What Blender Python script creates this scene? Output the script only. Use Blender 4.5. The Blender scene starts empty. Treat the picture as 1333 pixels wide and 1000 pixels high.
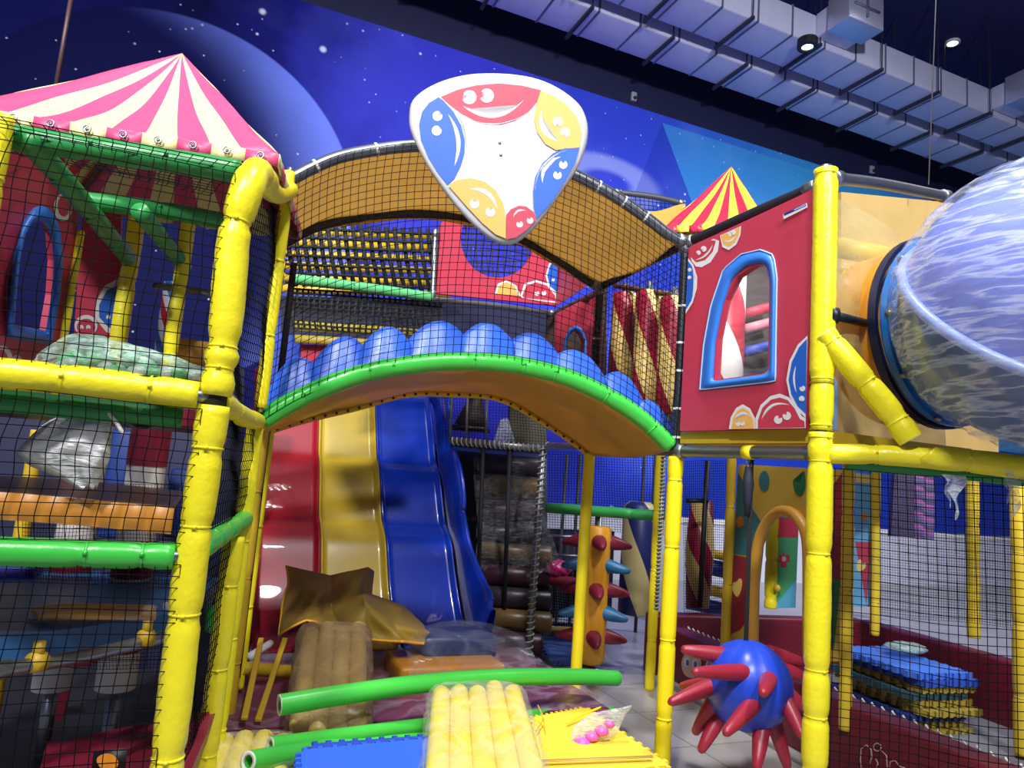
import bpy, bmesh, math, random
from mathutils import Vector, Matrix
from mathutils.geometry import tessellate_polygon
random.seed(7)
S = bpy.context.scene
COL = S.collection
PI = math.pi
# ------------------------------------------------------------------ camera
F = 924.0; EYE = 1.5
PITCH = math.radians(7.52); ROLL = math.radians(4.4)
fwd = Vector((0, math.cos(PITCH), math.sin(PITCH)))
U0 = Vector((0, -math.sin(PITCH), math.cos(PITCH))); X0 = Vector((1, 0, 0))
cr = X0 * math.cos(ROLL) + U0 * math.sin(ROLL)
cu = -X0 * math.sin(ROLL) + U0 * math.cos(ROLL)
EYEV = Vector((0, 0, EYE))
cam = bpy.data.cameras.new('camera'); camo = bpy.data.objects.new('camera', cam); COL.objects.link(camo)
m = Matrix((cr, cu, -fwd)).transposed().to_4x4(); m.translation = EYEV
camo.matrix_world = m
cam.sensor_fit = 'HORIZONTAL'; cam.sensor_width = 36.0; cam.lens = 36.0 * F / 1333.0
cam.clip_end = 100; S.camera = camo

def ray(px, py): return cr * ((px - 666.5) / F) + cu * ((500 - py) / F) + fwd
def at(px, py, Y):
    d = ray(px, py); return EYEV + d * (Y / d.y)
def atz(px, py, z):
    d = ray(px, py); return EYEV + d * ((z - EYE) / d.z)
def pl(px, py, A, B, off=0.0):
    """point on the vertical plane through ground points A, B (off: metres towards the viewer)"""
    t = Vector((B[0]-A[0], B[1]-A[1], 0)).normalized(); n = Vector((t.y, -t.x, 0))
    p0 = Vector((A[0], A[1], 0)) + n * off
    d = ray(px, py); k = (p0 - EYEV).dot(n) / d.dot(n)
    return EYEV + d * k
def hor(px): return 622 + 0.0755 * (px - 666.5)
def gx(px, Y):
    p = at(px, hor(px), Y); return (p.x, p.y)
def pix(p):
    d = Vector(p) - EYEV; w = d.dot(fwd)
    return (666.5 + F*d.dot(cr)/w, 500 - F*d.dot(cu)/w)

TH = math.radians(22.6)
UU = Vector((math.cos(TH), math.sin(TH), 0)); VV = Vector((-math.sin(TH), math.cos(TH), 0)); ZZ = Vector((0, 0, 1))

# ------------------------------------------------------------------ materials
def lin(c): return tuple(((x/255)/12.92 if x/255 <= .04045 else ((x/255+.055)/1.055)**2.4) for x in c) + (1.0,)
MATS = {}
def M(name, rgb=(200, 200, 200), rough=.5, metal=0.0, bump=0.0, bscale=30, var=0.0, coat=0.0, transl=0.0, emit=0.0, spec=.5):
    if name in MATS: return MATS[name]
    mt = bpy.data.materials.new(name); mt.use_nodes = True; MATS[name] = mt
    nt = mt.node_tree; b = nt.nodes['Principled BSDF']; out = nt.nodes['Material Output']
    b.inputs['Base Color'].default_value = lin(rgb); b.inputs['Roughness'].default_value = rough
    b.inputs['Metallic'].default_value = metal; b.inputs['Coat Weight'].default_value = coat
    b.inputs['Specular IOR Level'].default_value = spec
    tc = nt.nodes.new('ShaderNodeTexCoord')
    if var or bump:
        nz = nt.nodes.new('ShaderNodeTexNoise'); nz.inputs['Scale'].default_value = bscale; nz.inputs['Detail'].default_value = 4
        nt.links.new(tc.outputs['Object'], nz.inputs['Vector'])
    if bump:
        bp = nt.nodes.new('ShaderNodeBump'); bp.inputs['Strength'].default_value = bump; bp.inputs['Distance'].default_value = .01
        nt.links.new(nz.outputs['Fac'], bp.inputs['Height']); nt.links.new(bp.outputs['Normal'], b.inputs['Normal'])
    if var:
        n2 = nt.nodes.new('ShaderNodeTexNoise'); n2.inputs['Scale'].default_value = 5; n2.inputs['Detail'].default_value = 3
        nt.links.new(tc.outputs['Object'], n2.inputs['Vector'])
        hs = nt.nodes.new('ShaderNodeHueSaturation'); hs.inputs['Color'].default_value = lin(rgb)
        mr = nt.nodes.new('ShaderNodeMapRange'); mr.inputs['To Min'].default_value = 1-var; mr.inputs['To Max'].default_value = 1+var
        nt.links.new(n2.outputs['Fac'], mr.inputs['Value']); nt.links.new(mr.outputs['Result'], hs.inputs['Value'])
        nt.links.new(hs.outputs['Color'], b.inputs['Base Color'])
    if transl:
        tr = nt.nodes.new('ShaderNodeBsdfTranslucent'); tr.inputs['Color'].default_value = lin(rgb)
        mx = nt.nodes.new('ShaderNodeMixShader'); mx.inputs[0].default_value = transl
        nt.links.new(b.outputs[0], mx.inputs[1]); nt.links.new(tr.outputs[0], mx.inputs[2]); nt.links.new(mx.outputs[0], out.inputs[0])
    if emit:
        b.inputs['Emission Color'].default_value = lin(rgb); b.inputs['Emission Strength'].default_value = emit
    return mt
def N(nt, t, **kw):
    n = nt.nodes.new(t)
    for k, v in kw.items():
        if k.startswith('i_'): n.inputs[int(k[2:])].default_value = v
        else: setattr(n, k, v)
    return n
def math_n(nt, op, a, b=None, c=None):
    n = nt.nodes.new('ShaderNodeMath'); n.operation = op
    for i, v in enumerate((a, b, c)):
        if v is None: continue
        if isinstance(v, (int, float)): n.inputs[i].default_value = v
        else: nt.links.new(v, n.inputs[i])
    return n.outputs[0]
def mixc(nt, f, a, b):
    n = nt.nodes.new('ShaderNodeMix'); n.data_type = 'RGBA'
    for sock, v in ((n.inputs[0], f), (n.inputs[6], a), (n.inputs[7], b)):
        if isinstance(v, (int, float)): sock.default_value = v
        elif isinstance(v, tuple): sock.default_value = v
        else: nt.links.new(v, sock)
    return n.outputs[2]
def spiral(name, cols, turns=1.0, k=2.0, rough=.4):
    """helical stripes round the local Z axis"""
    if name in MATS: return MATS[name]
    mt = M(name, (255, 255, 255), rough); nt = mt.node_tree; b = nt.nodes['Principled BSDF']
    tc = N(nt, 'ShaderNodeTexCoord'); sp = N(nt, 'ShaderNodeSeparateXYZ'); nt.links.new(tc.outputs['Object'], sp.inputs[0])
    ang = math_n(nt, 'ARCTAN2', sp.outputs[1], sp.outputs[0])
    v = math_n(nt, 'ADD', math_n(nt, 'MULTIPLY', ang, turns/(2*PI)), math_n(nt, 'MULTIPLY', sp.outputs[2], k))
    fr = math_n(nt, 'FRACT', math_n(nt, 'ADD', v, 100.0))
    rp = N(nt, 'ShaderNodeValToRGB'); rp.color_ramp.interpolation = 'CONSTANT'
    els = rp.color_ramp.elements
    n = len(cols)
    els[0].position = 0; els[0].color = lin(cols[0]); els[1].position = 1/n; els[1].color = lin(cols[1 % n])
    for i in range(2, n):
        e = els.new(i/n); e.color = lin(cols[i])
    nt.links.new(fr, rp.inputs[0]); nt.links.new(rp.outputs[0], b.inputs['Base Color'])
    return mt
def film(name, base=.16, streak=.5, tint=(235, 240, 255), scale=9, gloss=.15, stretch=3.2, dist=1.2, wid=9.0, bump=.7):
    """cling film / clear bag: see-through with glossy streaked creases"""
    if name in MATS: return MATS[name]
    mt = bpy.data.materials.new(name); mt.use_nodes = True; MATS[name] = mt
    nt = mt.node_tree; nt.nodes.clear()
    out = N(nt, 'ShaderNodeOutputMaterial'); tr = N(nt, 'ShaderNodeBsdfTransparent')
    pb = N(nt, 'ShaderNodeBsdfPrincipled'); pb.inputs['Base Color'].default_value = lin(tint); pb.inputs['Roughness'].default_value = gloss
    pb.inputs['Specular IOR Level'].default_value = .8
    tc = N(nt, 'ShaderNodeTexCoord'); mp = N(nt, 'ShaderNodeMapping'); mp.inputs['Scale'].default_value = (1.0, 1.0, stretch); mp.inputs['Rotation'].default_value = (.3, .5, .2)
    nt.links.new(tc.outputs['Object'], mp.inputs[0])
    nz = N(nt, 'ShaderNodeTexNoise'); nz.inputs['Scale'].default_value = scale; nz.inputs['Detail'].default_value = 6; nz.inputs['Distortion'].default_value = dist
    nt.links.new(mp.outputs[0], nz.inputs['Vector'])
    ridge = math_n(nt, 'SUBTRACT', 1.0, math_n(nt, 'MULTIPLY', math_n(nt, 'ABSOLUTE', math_n(nt, 'SUBTRACT', nz.outputs['Fac'], .5)), wid))
    ridge = math_n(nt, 'MAXIMUM', ridge, 0.0)
    fac = math_n(nt, 'MINIMUM', math_n(nt, 'ADD', base, math_n(nt, 'MULTIPLY', ridge, streak)), 1.0)
    bp = N(nt, 'ShaderNodeBump'); bp.inputs['Strength'].default_value = bump; bp.inputs['Distance'].default_value = .02
    nt.links.new(nz.outputs['Fac'], bp.inputs['Height']); nt.links.new(bp.outputs[0], pb.inputs['Normal'])
    mx = N(nt, 'ShaderNodeMixShader'); nt.links.new(fac, mx.inputs[0]); nt.links.new(tr.outputs[0], mx.inputs[1]); nt.links.new(pb.outputs[0], mx.inputs[2])
    nt.links.new(mx.outputs[0], out.inputs[0])
    return mt

YEL = M('yellow_vinyl', (238, 226, 36), .33, bump=.25, bscale=45, var=.05)
YELT = M('yellow_tight', (242, 222, 24), .38, bump=.12, bscale=60, var=.04)
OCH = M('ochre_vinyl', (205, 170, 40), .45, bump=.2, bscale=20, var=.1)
GRN = M('green_vinyl', (62, 190, 70), .28, bump=.12, bscale=40, var=.04)
GRN2 = M('green_tube', (70, 200, 72), .35)
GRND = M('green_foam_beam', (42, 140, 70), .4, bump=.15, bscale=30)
STEEL = M('galvanised_steel', (140, 145, 152), .38, .9, var=.15)
BLACK = M('black_cord', (14, 14, 17), .75)
NETM = M('net_twine', (9, 9, 11), .9, spec=.1)
WHITE = M('white_plastic', (230, 230, 228), .5)
CREAM = M('cream_vinyl', (184, 184, 187), .5, bump=.1, bscale=30)
RED = M('panel_red', (174, 48, 70), .5, bump=.06, bscale=25, var=.04)
BLUE = M('print_blue', (22, 84, 176), .5)
GOLD = M('print_gold', (212, 158, 76), .5)
WPRT = M('print_white', (200, 198, 199), .5)
FRAMEB = M('blue_foam_frame', (46, 112, 205), .4, bump=.1, bscale=30)
FRAMEL = M('blue_frame_piping', (150, 190, 235), .5)
MAR = M('maroon_vinyl', (120, 26, 48), .42, bump=.15, bscale=12, var=.06)
AMB2 = M('amber_roof', (232, 204, 136), .35, bump=.2, bscale=9, var=.1, transl=.5)
AMB = M('amber_vinyl', (222, 178, 84), .3, bump=.2, bscale=9, var=.08, transl=.4)
AMBH = M('amber_hem', (224, 176, 40), .5)
SRED = M('slide_red', (160, 18, 40), .4, bump=.05, bscale=8, var=.05, coat=.15)
SYEL = M('slide_yellow', (206, 176, 48), .3, bump=.05, bscale=8, var=.05, coat=.4)
SBLU = M('slide_blue', (14, 58, 190), .26, bump=.05, bscale=8, var=.05, coat=.5)
CBLU = M('cloud_blue', (48, 100, 215), .35, bump=.08, bscale=14, var=.08)
MATB = M('blue_eva', (44, 100, 220), .6, bump=.08, bscale=80)
MATY = M('yellow_eva', (246, 212, 60), .6, bump=.08, bscale=80)
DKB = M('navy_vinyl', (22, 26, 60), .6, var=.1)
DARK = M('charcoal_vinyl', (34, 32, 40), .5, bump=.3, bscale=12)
BROWN = M('brown_wood', (92, 62, 34), .6, var=.2)
FILM = film('cling_film'); FILM2 = film('clear_bag', .28, .35, (225, 232, 235), 14, .25); FILMD = film('bundle_film', .1, .22, (230, 228, 215), 6, .2, 2.0, .6, 8, .4)

# ------------------------------------------------------------------ object helpers
WL = {}
def thing(name, label, cat, loc, group=None):
    o = bpy.data.objects.new(name, None); COL.objects.link(o); o.empty_display_size = .1
    o.location = Vector(loc); WL[o.name] = Vector(loc); tag(o, label, cat, group); return o
def tag(o, label, cat, group=None, kind=None):
    if label: o['label'] = label
    if cat: o['category'] = cat
    if group: o['group'] = group
    if kind: o['kind'] = kind
    elif cat: o['kind'] = 'thing'
    return o
def obj(name, bm, mats, parent=None, smooth=True, label=None, flat_angle=None, origin=None):
    me = bpy.data.meshes.new(name)
    if parent is not None: org = WL[parent.name]
    elif origin is not None: org = Vector(origin)
    else:
        xs = [v.co for v in bm.verts]
        lo = Vector([min(c[i] for c in xs) for i in range(3)]); hi = Vector([max(c[i] for c in xs) for i in range(3)])
        org = Vector(((lo.x+hi.x)/2, (lo.y+hi.y)/2, lo.z))
    bmesh.ops.translate(bm, verts=bm.verts[:], vec=-org)
    bmesh.ops.recalc_face_normals(bm, faces=bm.faces[:])
    bm.to_mesh(me); bm.free()
    for mt in (mats if isinstance(mats, (list, tuple)) else [mats]): me.materials.append(mt)
    if smooth: me.polygons.foreach_set('use_smooth', [True]*len(me.polygons))
    if smooth and flat_angle: me.set_sharp_from_angle(angle=math.radians(flat_angle))
    o = bpy.data.objects.new(name, me); COL.objects.link(o)
    if parent is not None: o.parent = parent
    else: o.location = org
    WL[o.name] = org
    if label: o['label'] = label
    return o
def solid(name, bm, mats, label, cat, group=None, **k): return tag(obj(name, bm, mats, **k), label, cat, group)
def struct(name, bm, mats, **k):
    o = obj(name, bm, mats, **k); o['kind'] = 'structure'; return o
def BM(): return bmesh.new()
def smooth_path(pts, step=.03):
    """Catmull-Rom through the points, resampled"""
    P = [Vector(p) for p in pts]
    if len(P) == 2:
        n = max(1, int((P[1]-P[0]).length/step)); return [P[0].lerp(P[1], i/n) for i in range(n+1)]
    Q = [P[0]*2-P[1]] + P + [P[-1]*2-P[-2]]; out = []
    for i in range(1, len(Q)-2):
        n = max(2, int((Q[i+1]-Q[i]).length/step))
        for k in range(n):
            t = k/n; a, b, c, d = Q[i-1], Q[i], Q[i+1], Q[i+2]
            out.append(.5*((2*b)+(c-a)*t+(2*a-5*b+4*c-d)*t*t+(3*b-a-3*c+d)*t**3))
    out.append(P[-1]); return out
def tube(bm, pts, r, seg=12, caps=True, mi=0, closed=False, jit=0.0):
    P = [Vector(p) for p in pts]; n = len(P); rings = []
    rf = r if callable(r) else (lambda i: r[i] if isinstance(r, list) else r)
    t0 = ((P[1]-P[0])).normalized()
    ref = Vector((0, 0, 1)) if abs(t0.z) < .9 else Vector((0, 1, 0))
    nn = (ref - t0*ref.dot(t0)).normalized()
    for i in range(n):
        if closed: t = (P[(i+1) % n]-P[i-1]).normalized()
        else: t = (P[min(i+1, n-1)]-P[max(i-1, 0)]).normalized()
        nn = (nn - t*nn.dot(t)).normalized(); bb = t.cross(nn); R = rf(i); ring = []
        for k in range(seg):
            a = 2*PI*k/seg; rr = R*(1+(random.uniform(-jit, jit) if jit else 0))
            ring.append(bm.verts.new(P[i]+(nn*math.cos(a)+bb*math.sin(a))*rr))
        rings.append(ring)
    rng = range(n) if closed else range(n-1)
    for i in rng:
        A, B = rings[i], rings[(i+1) % n]
        for k in range(seg):
            f = bm.faces.new((A[k], A[(k+1) % seg], B[(k+1) % seg], B[k])); f.material_index = mi
    if caps and not closed:
        f = bm.faces.new(rings[0][::-1]); f.material_index = mi; f = bm.faces.new(rings[-1]); f.material_index = mi
    return rings
def box(bm, c, sx, sy, sz, ex=None, ey=None, ez=None, mi=0, bev=0.0):
    ex = ex or Vector((1, 0, 0)); ey = ey or Vector((0, 1, 0)); ez = ez or ZZ; c = Vector(c)
    b2 = bmesh.new(); vs = []
    for dx in (-.5, .5):
        for dy in (-.5, .5):
            for dz in (-.5, .5): vs.append(b2.verts.new(c+ex*sx*dx+ey*sy*dy+ez*sz*dz))
    for q in ((0, 1, 3, 2), (4, 6, 7, 5), (0, 4, 5, 1), (2, 3, 7, 6), (0, 2, 6, 4), (1, 5, 7, 3)): b2.faces.new([vs[i] for i in q])
    bmesh.ops.recalc_face_normals(b2, faces=b2.faces[:])
    if bev: bmesh.ops.bevel(b2, geom=b2.edges[:], offset=bev, segments=3, affect='EDGES', profile=.5)
    merge(bm, b2, mi)
def merge(bm, b2, mi=None):
    mp = {v: bm.verts.new(v.co) for v in b2.verts}
    for f in b2.faces:
        try:
            g = bm.faces.new([mp[v] for v in f.verts]); g.material_index = f.material_index if mi is None else mi
        except ValueError: pass
    b2.free()
def poly(bm, pts, mi=0):
    vs = [bm.verts.new(p) for p in pts]; f = bm.faces.new(vs); f.material_index = mi
    bmesh.ops.triangulate(bm, faces=[f]); return vs
def plate(bm, outer, back, holes=(), mi=0, side=None):
    """flat plate: outline(s) in 3-D, extruded by vector back"""
    b2 = bmesh.new(); es = []; loops = []
    for lp in [outer] + list(holes):
        vs = [b2.verts.new(p) for p in lp]; loops.append(vs)
        for i in range(len(vs)): es.append(b2.edges.new((vs[i], vs[(i+1) % len(vs)])))
    if holes: bmesh.ops.triangle_fill(b2, edges=es, use_beauty=True)
    else:
        for tri in tessellate_polygon([[v.co for v in loops[0]]]):
            try: b2.faces.new([loops[0][i] for i in tri])
            except ValueError: pass
    fr = b2.faces[:]; mp = {v: b2.verts.new(v.co+back) for v in b2.verts[:]}
    for f in fr: b2.faces.new([mp[v] for v in f.verts][::-1])
    for vs in loops:
        for i in range(len(vs)):
            a, b = vs[i], vs[(i+1) % len(vs)]; g = b2.faces.new((a, mp[a], mp[b], b))
            if side is not None: g.material_index = side
    for f in b2.faces:
        if not f.material_index: f.material_index = mi
    merge(bm, b2)
def sheet(bm, fn, nu, nv, mi=0, closed_u=False):
    g = [[bm.verts.new(fn(i/nu, j/nv)) for j in range(nv+1)] for i in range(nu+(0 if closed_u else 1))]
    for i in range(nu):
        for j in range(nv):
            a, b = g[i], g[(i+1) % len(g)]
            f = bm.faces.new((a[j], b[j], b[j+1], a[j+1])); f.material_index = mi(i/nu, j/nv) if callable(mi) else mi
    return g
def thicken(o, t, off=0):
    md = o.modifiers.new('thickness', 'SOLIDIFY'); md.thickness = t; md.offset = off; return o
def subd(o, n=1):
    md = o.modifiers.new('smooth', 'SUBSURF'); md.levels = n; md.render_levels = n; return o
def polar(cx, cy, rx, ry, n=24, rot=0, a0=0, a1=360):
    out = []
    for i in range(n if a1-a0 >= 360 else n+1):
        a = math.radians(a0+(a1-a0)*i/n); x, y = rx*math.cos(a), ry*math.sin(a); r = math.radians(rot)
        out.append((cx+x*math.cos(r)-y*math.sin(r), cy+x*math.sin(r)+y*math.cos(r)))
    return out
def cres(p0, p1, h0, h1, n=12):
    """crescent between two 2-D points: outer bulge h1, inner bulge h0 (perpendicular, pixels)"""
    dx, dy = p1[0]-p0[0], p1[1]-p0[1]; L = math.hypot(dx, dy); nx, ny = -dy/L, dx/L; A = []; B = []
    for i in range(n+1):
        t = i/n; k = 4*t*(1-t)
        A.append((p0[0]+dx*t+nx*h1*k, p0[1]+dy*t+ny*h1*k)); B.append((p0[0]+dx*t+nx*h0*k, p0[1]+dy*t+ny*h0*k))
    return A + B[-2:0:-1]
def spl(pts, n=6):
    """closed smooth 2-D outline"""
    out = []; m_ = len(pts)
    for i in range(m_):
        a, b, c, d = [Vector((*pts[(i+k) % m_], 0)) for k in (-1, 0, 1, 2)]
        for k in range(n):
            t = k/n; q = .5*((2*b)+(c-a)*t+(2*a-5*b+4*c-d)*t*t+(3*b-a-3*c+d)*t**3); out.append((q.x, q.y))
    return out
def net(name, label, fn, nu, nv, r=.0016, group=None, mat=None, bulge=0.0, cat='net', sub=1, parent=None, edge=0.0):
    """knotted play net: two families of cords over the patch fn(u, v)"""
    bm = BM(); ph = random.uniform(0, 6)
    def g(u, v):
        p = Vector(fn(u, v)); w = .004*math.sin(9*u+ph+3*v)+.003*math.sin(14*v+ph*2+5*u)
        return p + Vector((w, -bulge*math.sin(PI*u)*math.sin(PI*v)+w*1.5, w*.8))
    for i in range(nu+1): tube(bm, [g(i/nu, j/(nv*sub)) for j in range(nv*sub+1)], r, 3, False)
    for j in range(nv+1): tube(bm, [g(i/(nu*sub), j/nv) for i in range(nu*sub+1)], r, 3, False)
    if parent is not None: return obj(name, bm, mat or NETM, parent, smooth=False)
    if edge:
        t = thing(name, label, cat, fn(.5, 0), group)
        obj('mesh_panel', bm, mat or NETM, t, smooth=False)
        for a, b in (((0, 0), (1, 0)), ((0, 1), (1, 1))):
            e = BM(); tube(e, [g(a[0]+(b[0]-a[0])*i/20, a[1]+(b[1]-a[1])*i/20) for i in range(21)], edge, 6); obj('edge_rope', e, mat or NETM, t)
        return t
    return solid(name, bm, mat or NETM, label, cat, group, smooth=False)
def padded(name, label, cat, pts, r, ties=(), mat=None, group=None, pinch=.16, pole=.0, bulge=.05, jit=.012, tie_mat=None, hollow=False, puff=0.0):
    """steel pipe inside a foam sleeve held with cable ties at the given fractions of its length"""
    P = smooth_path(pts, .02); mat = mat or YEL
    L = [0.0]
    for i in range(1, len(P)): L.append(L[-1]+(P[i]-P[i-1]).length)
    tot = L[-1]; tp = [t*tot for t in ties]; cuts = [0.0]+tp+[tot]
    def rad(i):
        s = L[i]; k = 1.0
        for q in tp: k -= pinch*math.exp(-((s-q)/.016)**2)
        for a, b in zip(cuts, cuts[1:]):
            if a <= s <= b and b > a: k += bulge*math.sin(PI*(s-a)/(b-a))
        k += puff*math.sin(s*9.0+r*50)
        return r*k
    base = min((P[0], P[-1]), key=lambda p: p.z)
    t = thing(name, label, cat, base, group)
    bm = BM()
    if hollow:
        tube(bm, P, rad, 18, caps=False); ri = [r*.62]*len(P); tube(bm, P, ri, 18, caps=False)
        o = obj('foam_sleeve', bm, mat, t)
        for e, s in ((P[0], P[1]), (P[-1], P[-2])):
            b2 = BM(); d = (e-s).normalized(); tube(b2, [e-d*.004, e+d*.002], r*.98, 18, False); tube(b2, [e-d*.004, e+d*.002], r*.6, 18, False)
            rg = tube(b2, [e+d*.002, e+d*.0021], r*.99, 18, False)
            rg2 = tube(b2, [e+d*.002, e+d*.0021], r*.62, 18, False)
            for k in range(18): b2.faces.new((rg[1][k], rg[1][(k+1) % 18], rg2[1][(k+1) % 18], rg2[1][k]))
            obj('foam_end', b2, WHITE, t, label='pale foam end ring')
    else:
        tube(bm, P, rad, 18, jit=jit); obj('foam_sleeve', bm, mat, t)
    if pole:
        b2 = BM(); d0 = (P[0]-P[1]).normalized(); d1 = (P[-1]-P[-2]).normalized()
        tube(b2, [P[0]+d0*pole]+P[::6]+[P[-1]+d1*pole], r*.5, 12); obj('steel_pole', b2, STEEL, t)
    for q in tp:
        i = min(range(len(P)), key=lambda k: abs(L[k]-q)); i = max(1, min(len(P)-2, i)); d = (P[i+1]-P[i-1]).normalized()
        b2 = BM(); tube(b2, [P[i]-d*.0045, P[i]-d*.0025, P[i]+d*.0025, P[i]+d*.0045], [rad(i)*1.0, rad(i)+.004, rad(i)+.004, rad(i)], 16)
        rgt = d.cross(Vector((.3, -1, .2))).normalized(); fr = rgt.cross(d)
        box(b2, P[i]+(fr if fr.y < 0 else -fr)*(rad(i)+.004), .012, .008, .01, rgt, fr, d)
        obj('cable_tie', b2, tie_mat or mat, t)
    return t
def pipe(name, label, pts, r=.024, group=None, mat=None, ends=True, ties=(), cat='pipe', step=.05):
    P = smooth_path(pts, step); t = thing(name, label, cat, min((P[0], P[-1]), key=lambda p: p.z), group)
    bm = BM(); tube(bm, P, r, 14); obj('tube', bm, mat or STEEL, t)
    if ends:
        for e, s in ((P[0], P[1]), (P[-1], P[-2])):
            b2 = BM(); d = (e-s).normalized(); tube(b2, [e-d*.06, e-d*.055, e+d*.0, e+d*.006], [r, r*1.3, r*1.3, r*1.05], 14); obj('clamp', b2, STEEL, t)
    for q in ties:
        i = max(1, min(len(P)-2, int(q*(len(P)-1)))); d = (P[i+1]-P[i-1]).normalized()
        b2 = BM(); tube(b2, [P[i]-d*.006, P[i]+d*.006], r+.003, 14, False); obj('cable_tie', b2, WHITE, t)
    return t
# ------------------------------------------------------------------ anchors (ground plan, metres)
def V2(p): return Vector((p[0], p[1], 0))
P1, P2, PA, PR = gx(330, 3.15), gx(878, 3.75), gx(270, 2.05), gx(1067, 3.0)
B2 = (P2[0]-.34, P2[1]+1.0); B1 = (P1[0]-.34, P1[1]+1.0)
FAC, BAC, RED_PLANE, SIDE_L, SIDE_R = (P1, P2), (B1, B2), (P2, PR), (PA, P1), (P2, B2)
LF = (PA, (PA[0]-UU.x, PA[1]-UU.y))                  # front plane of the left tower
WA = (0.0, 11.0); WB = (UU.x, 11.0+UU.y)
def sz(px, py):
    p = pl(px, py, WA, WB); return ((p-Vector((0, 11, 0))).dot(UU), p.z)
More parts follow.
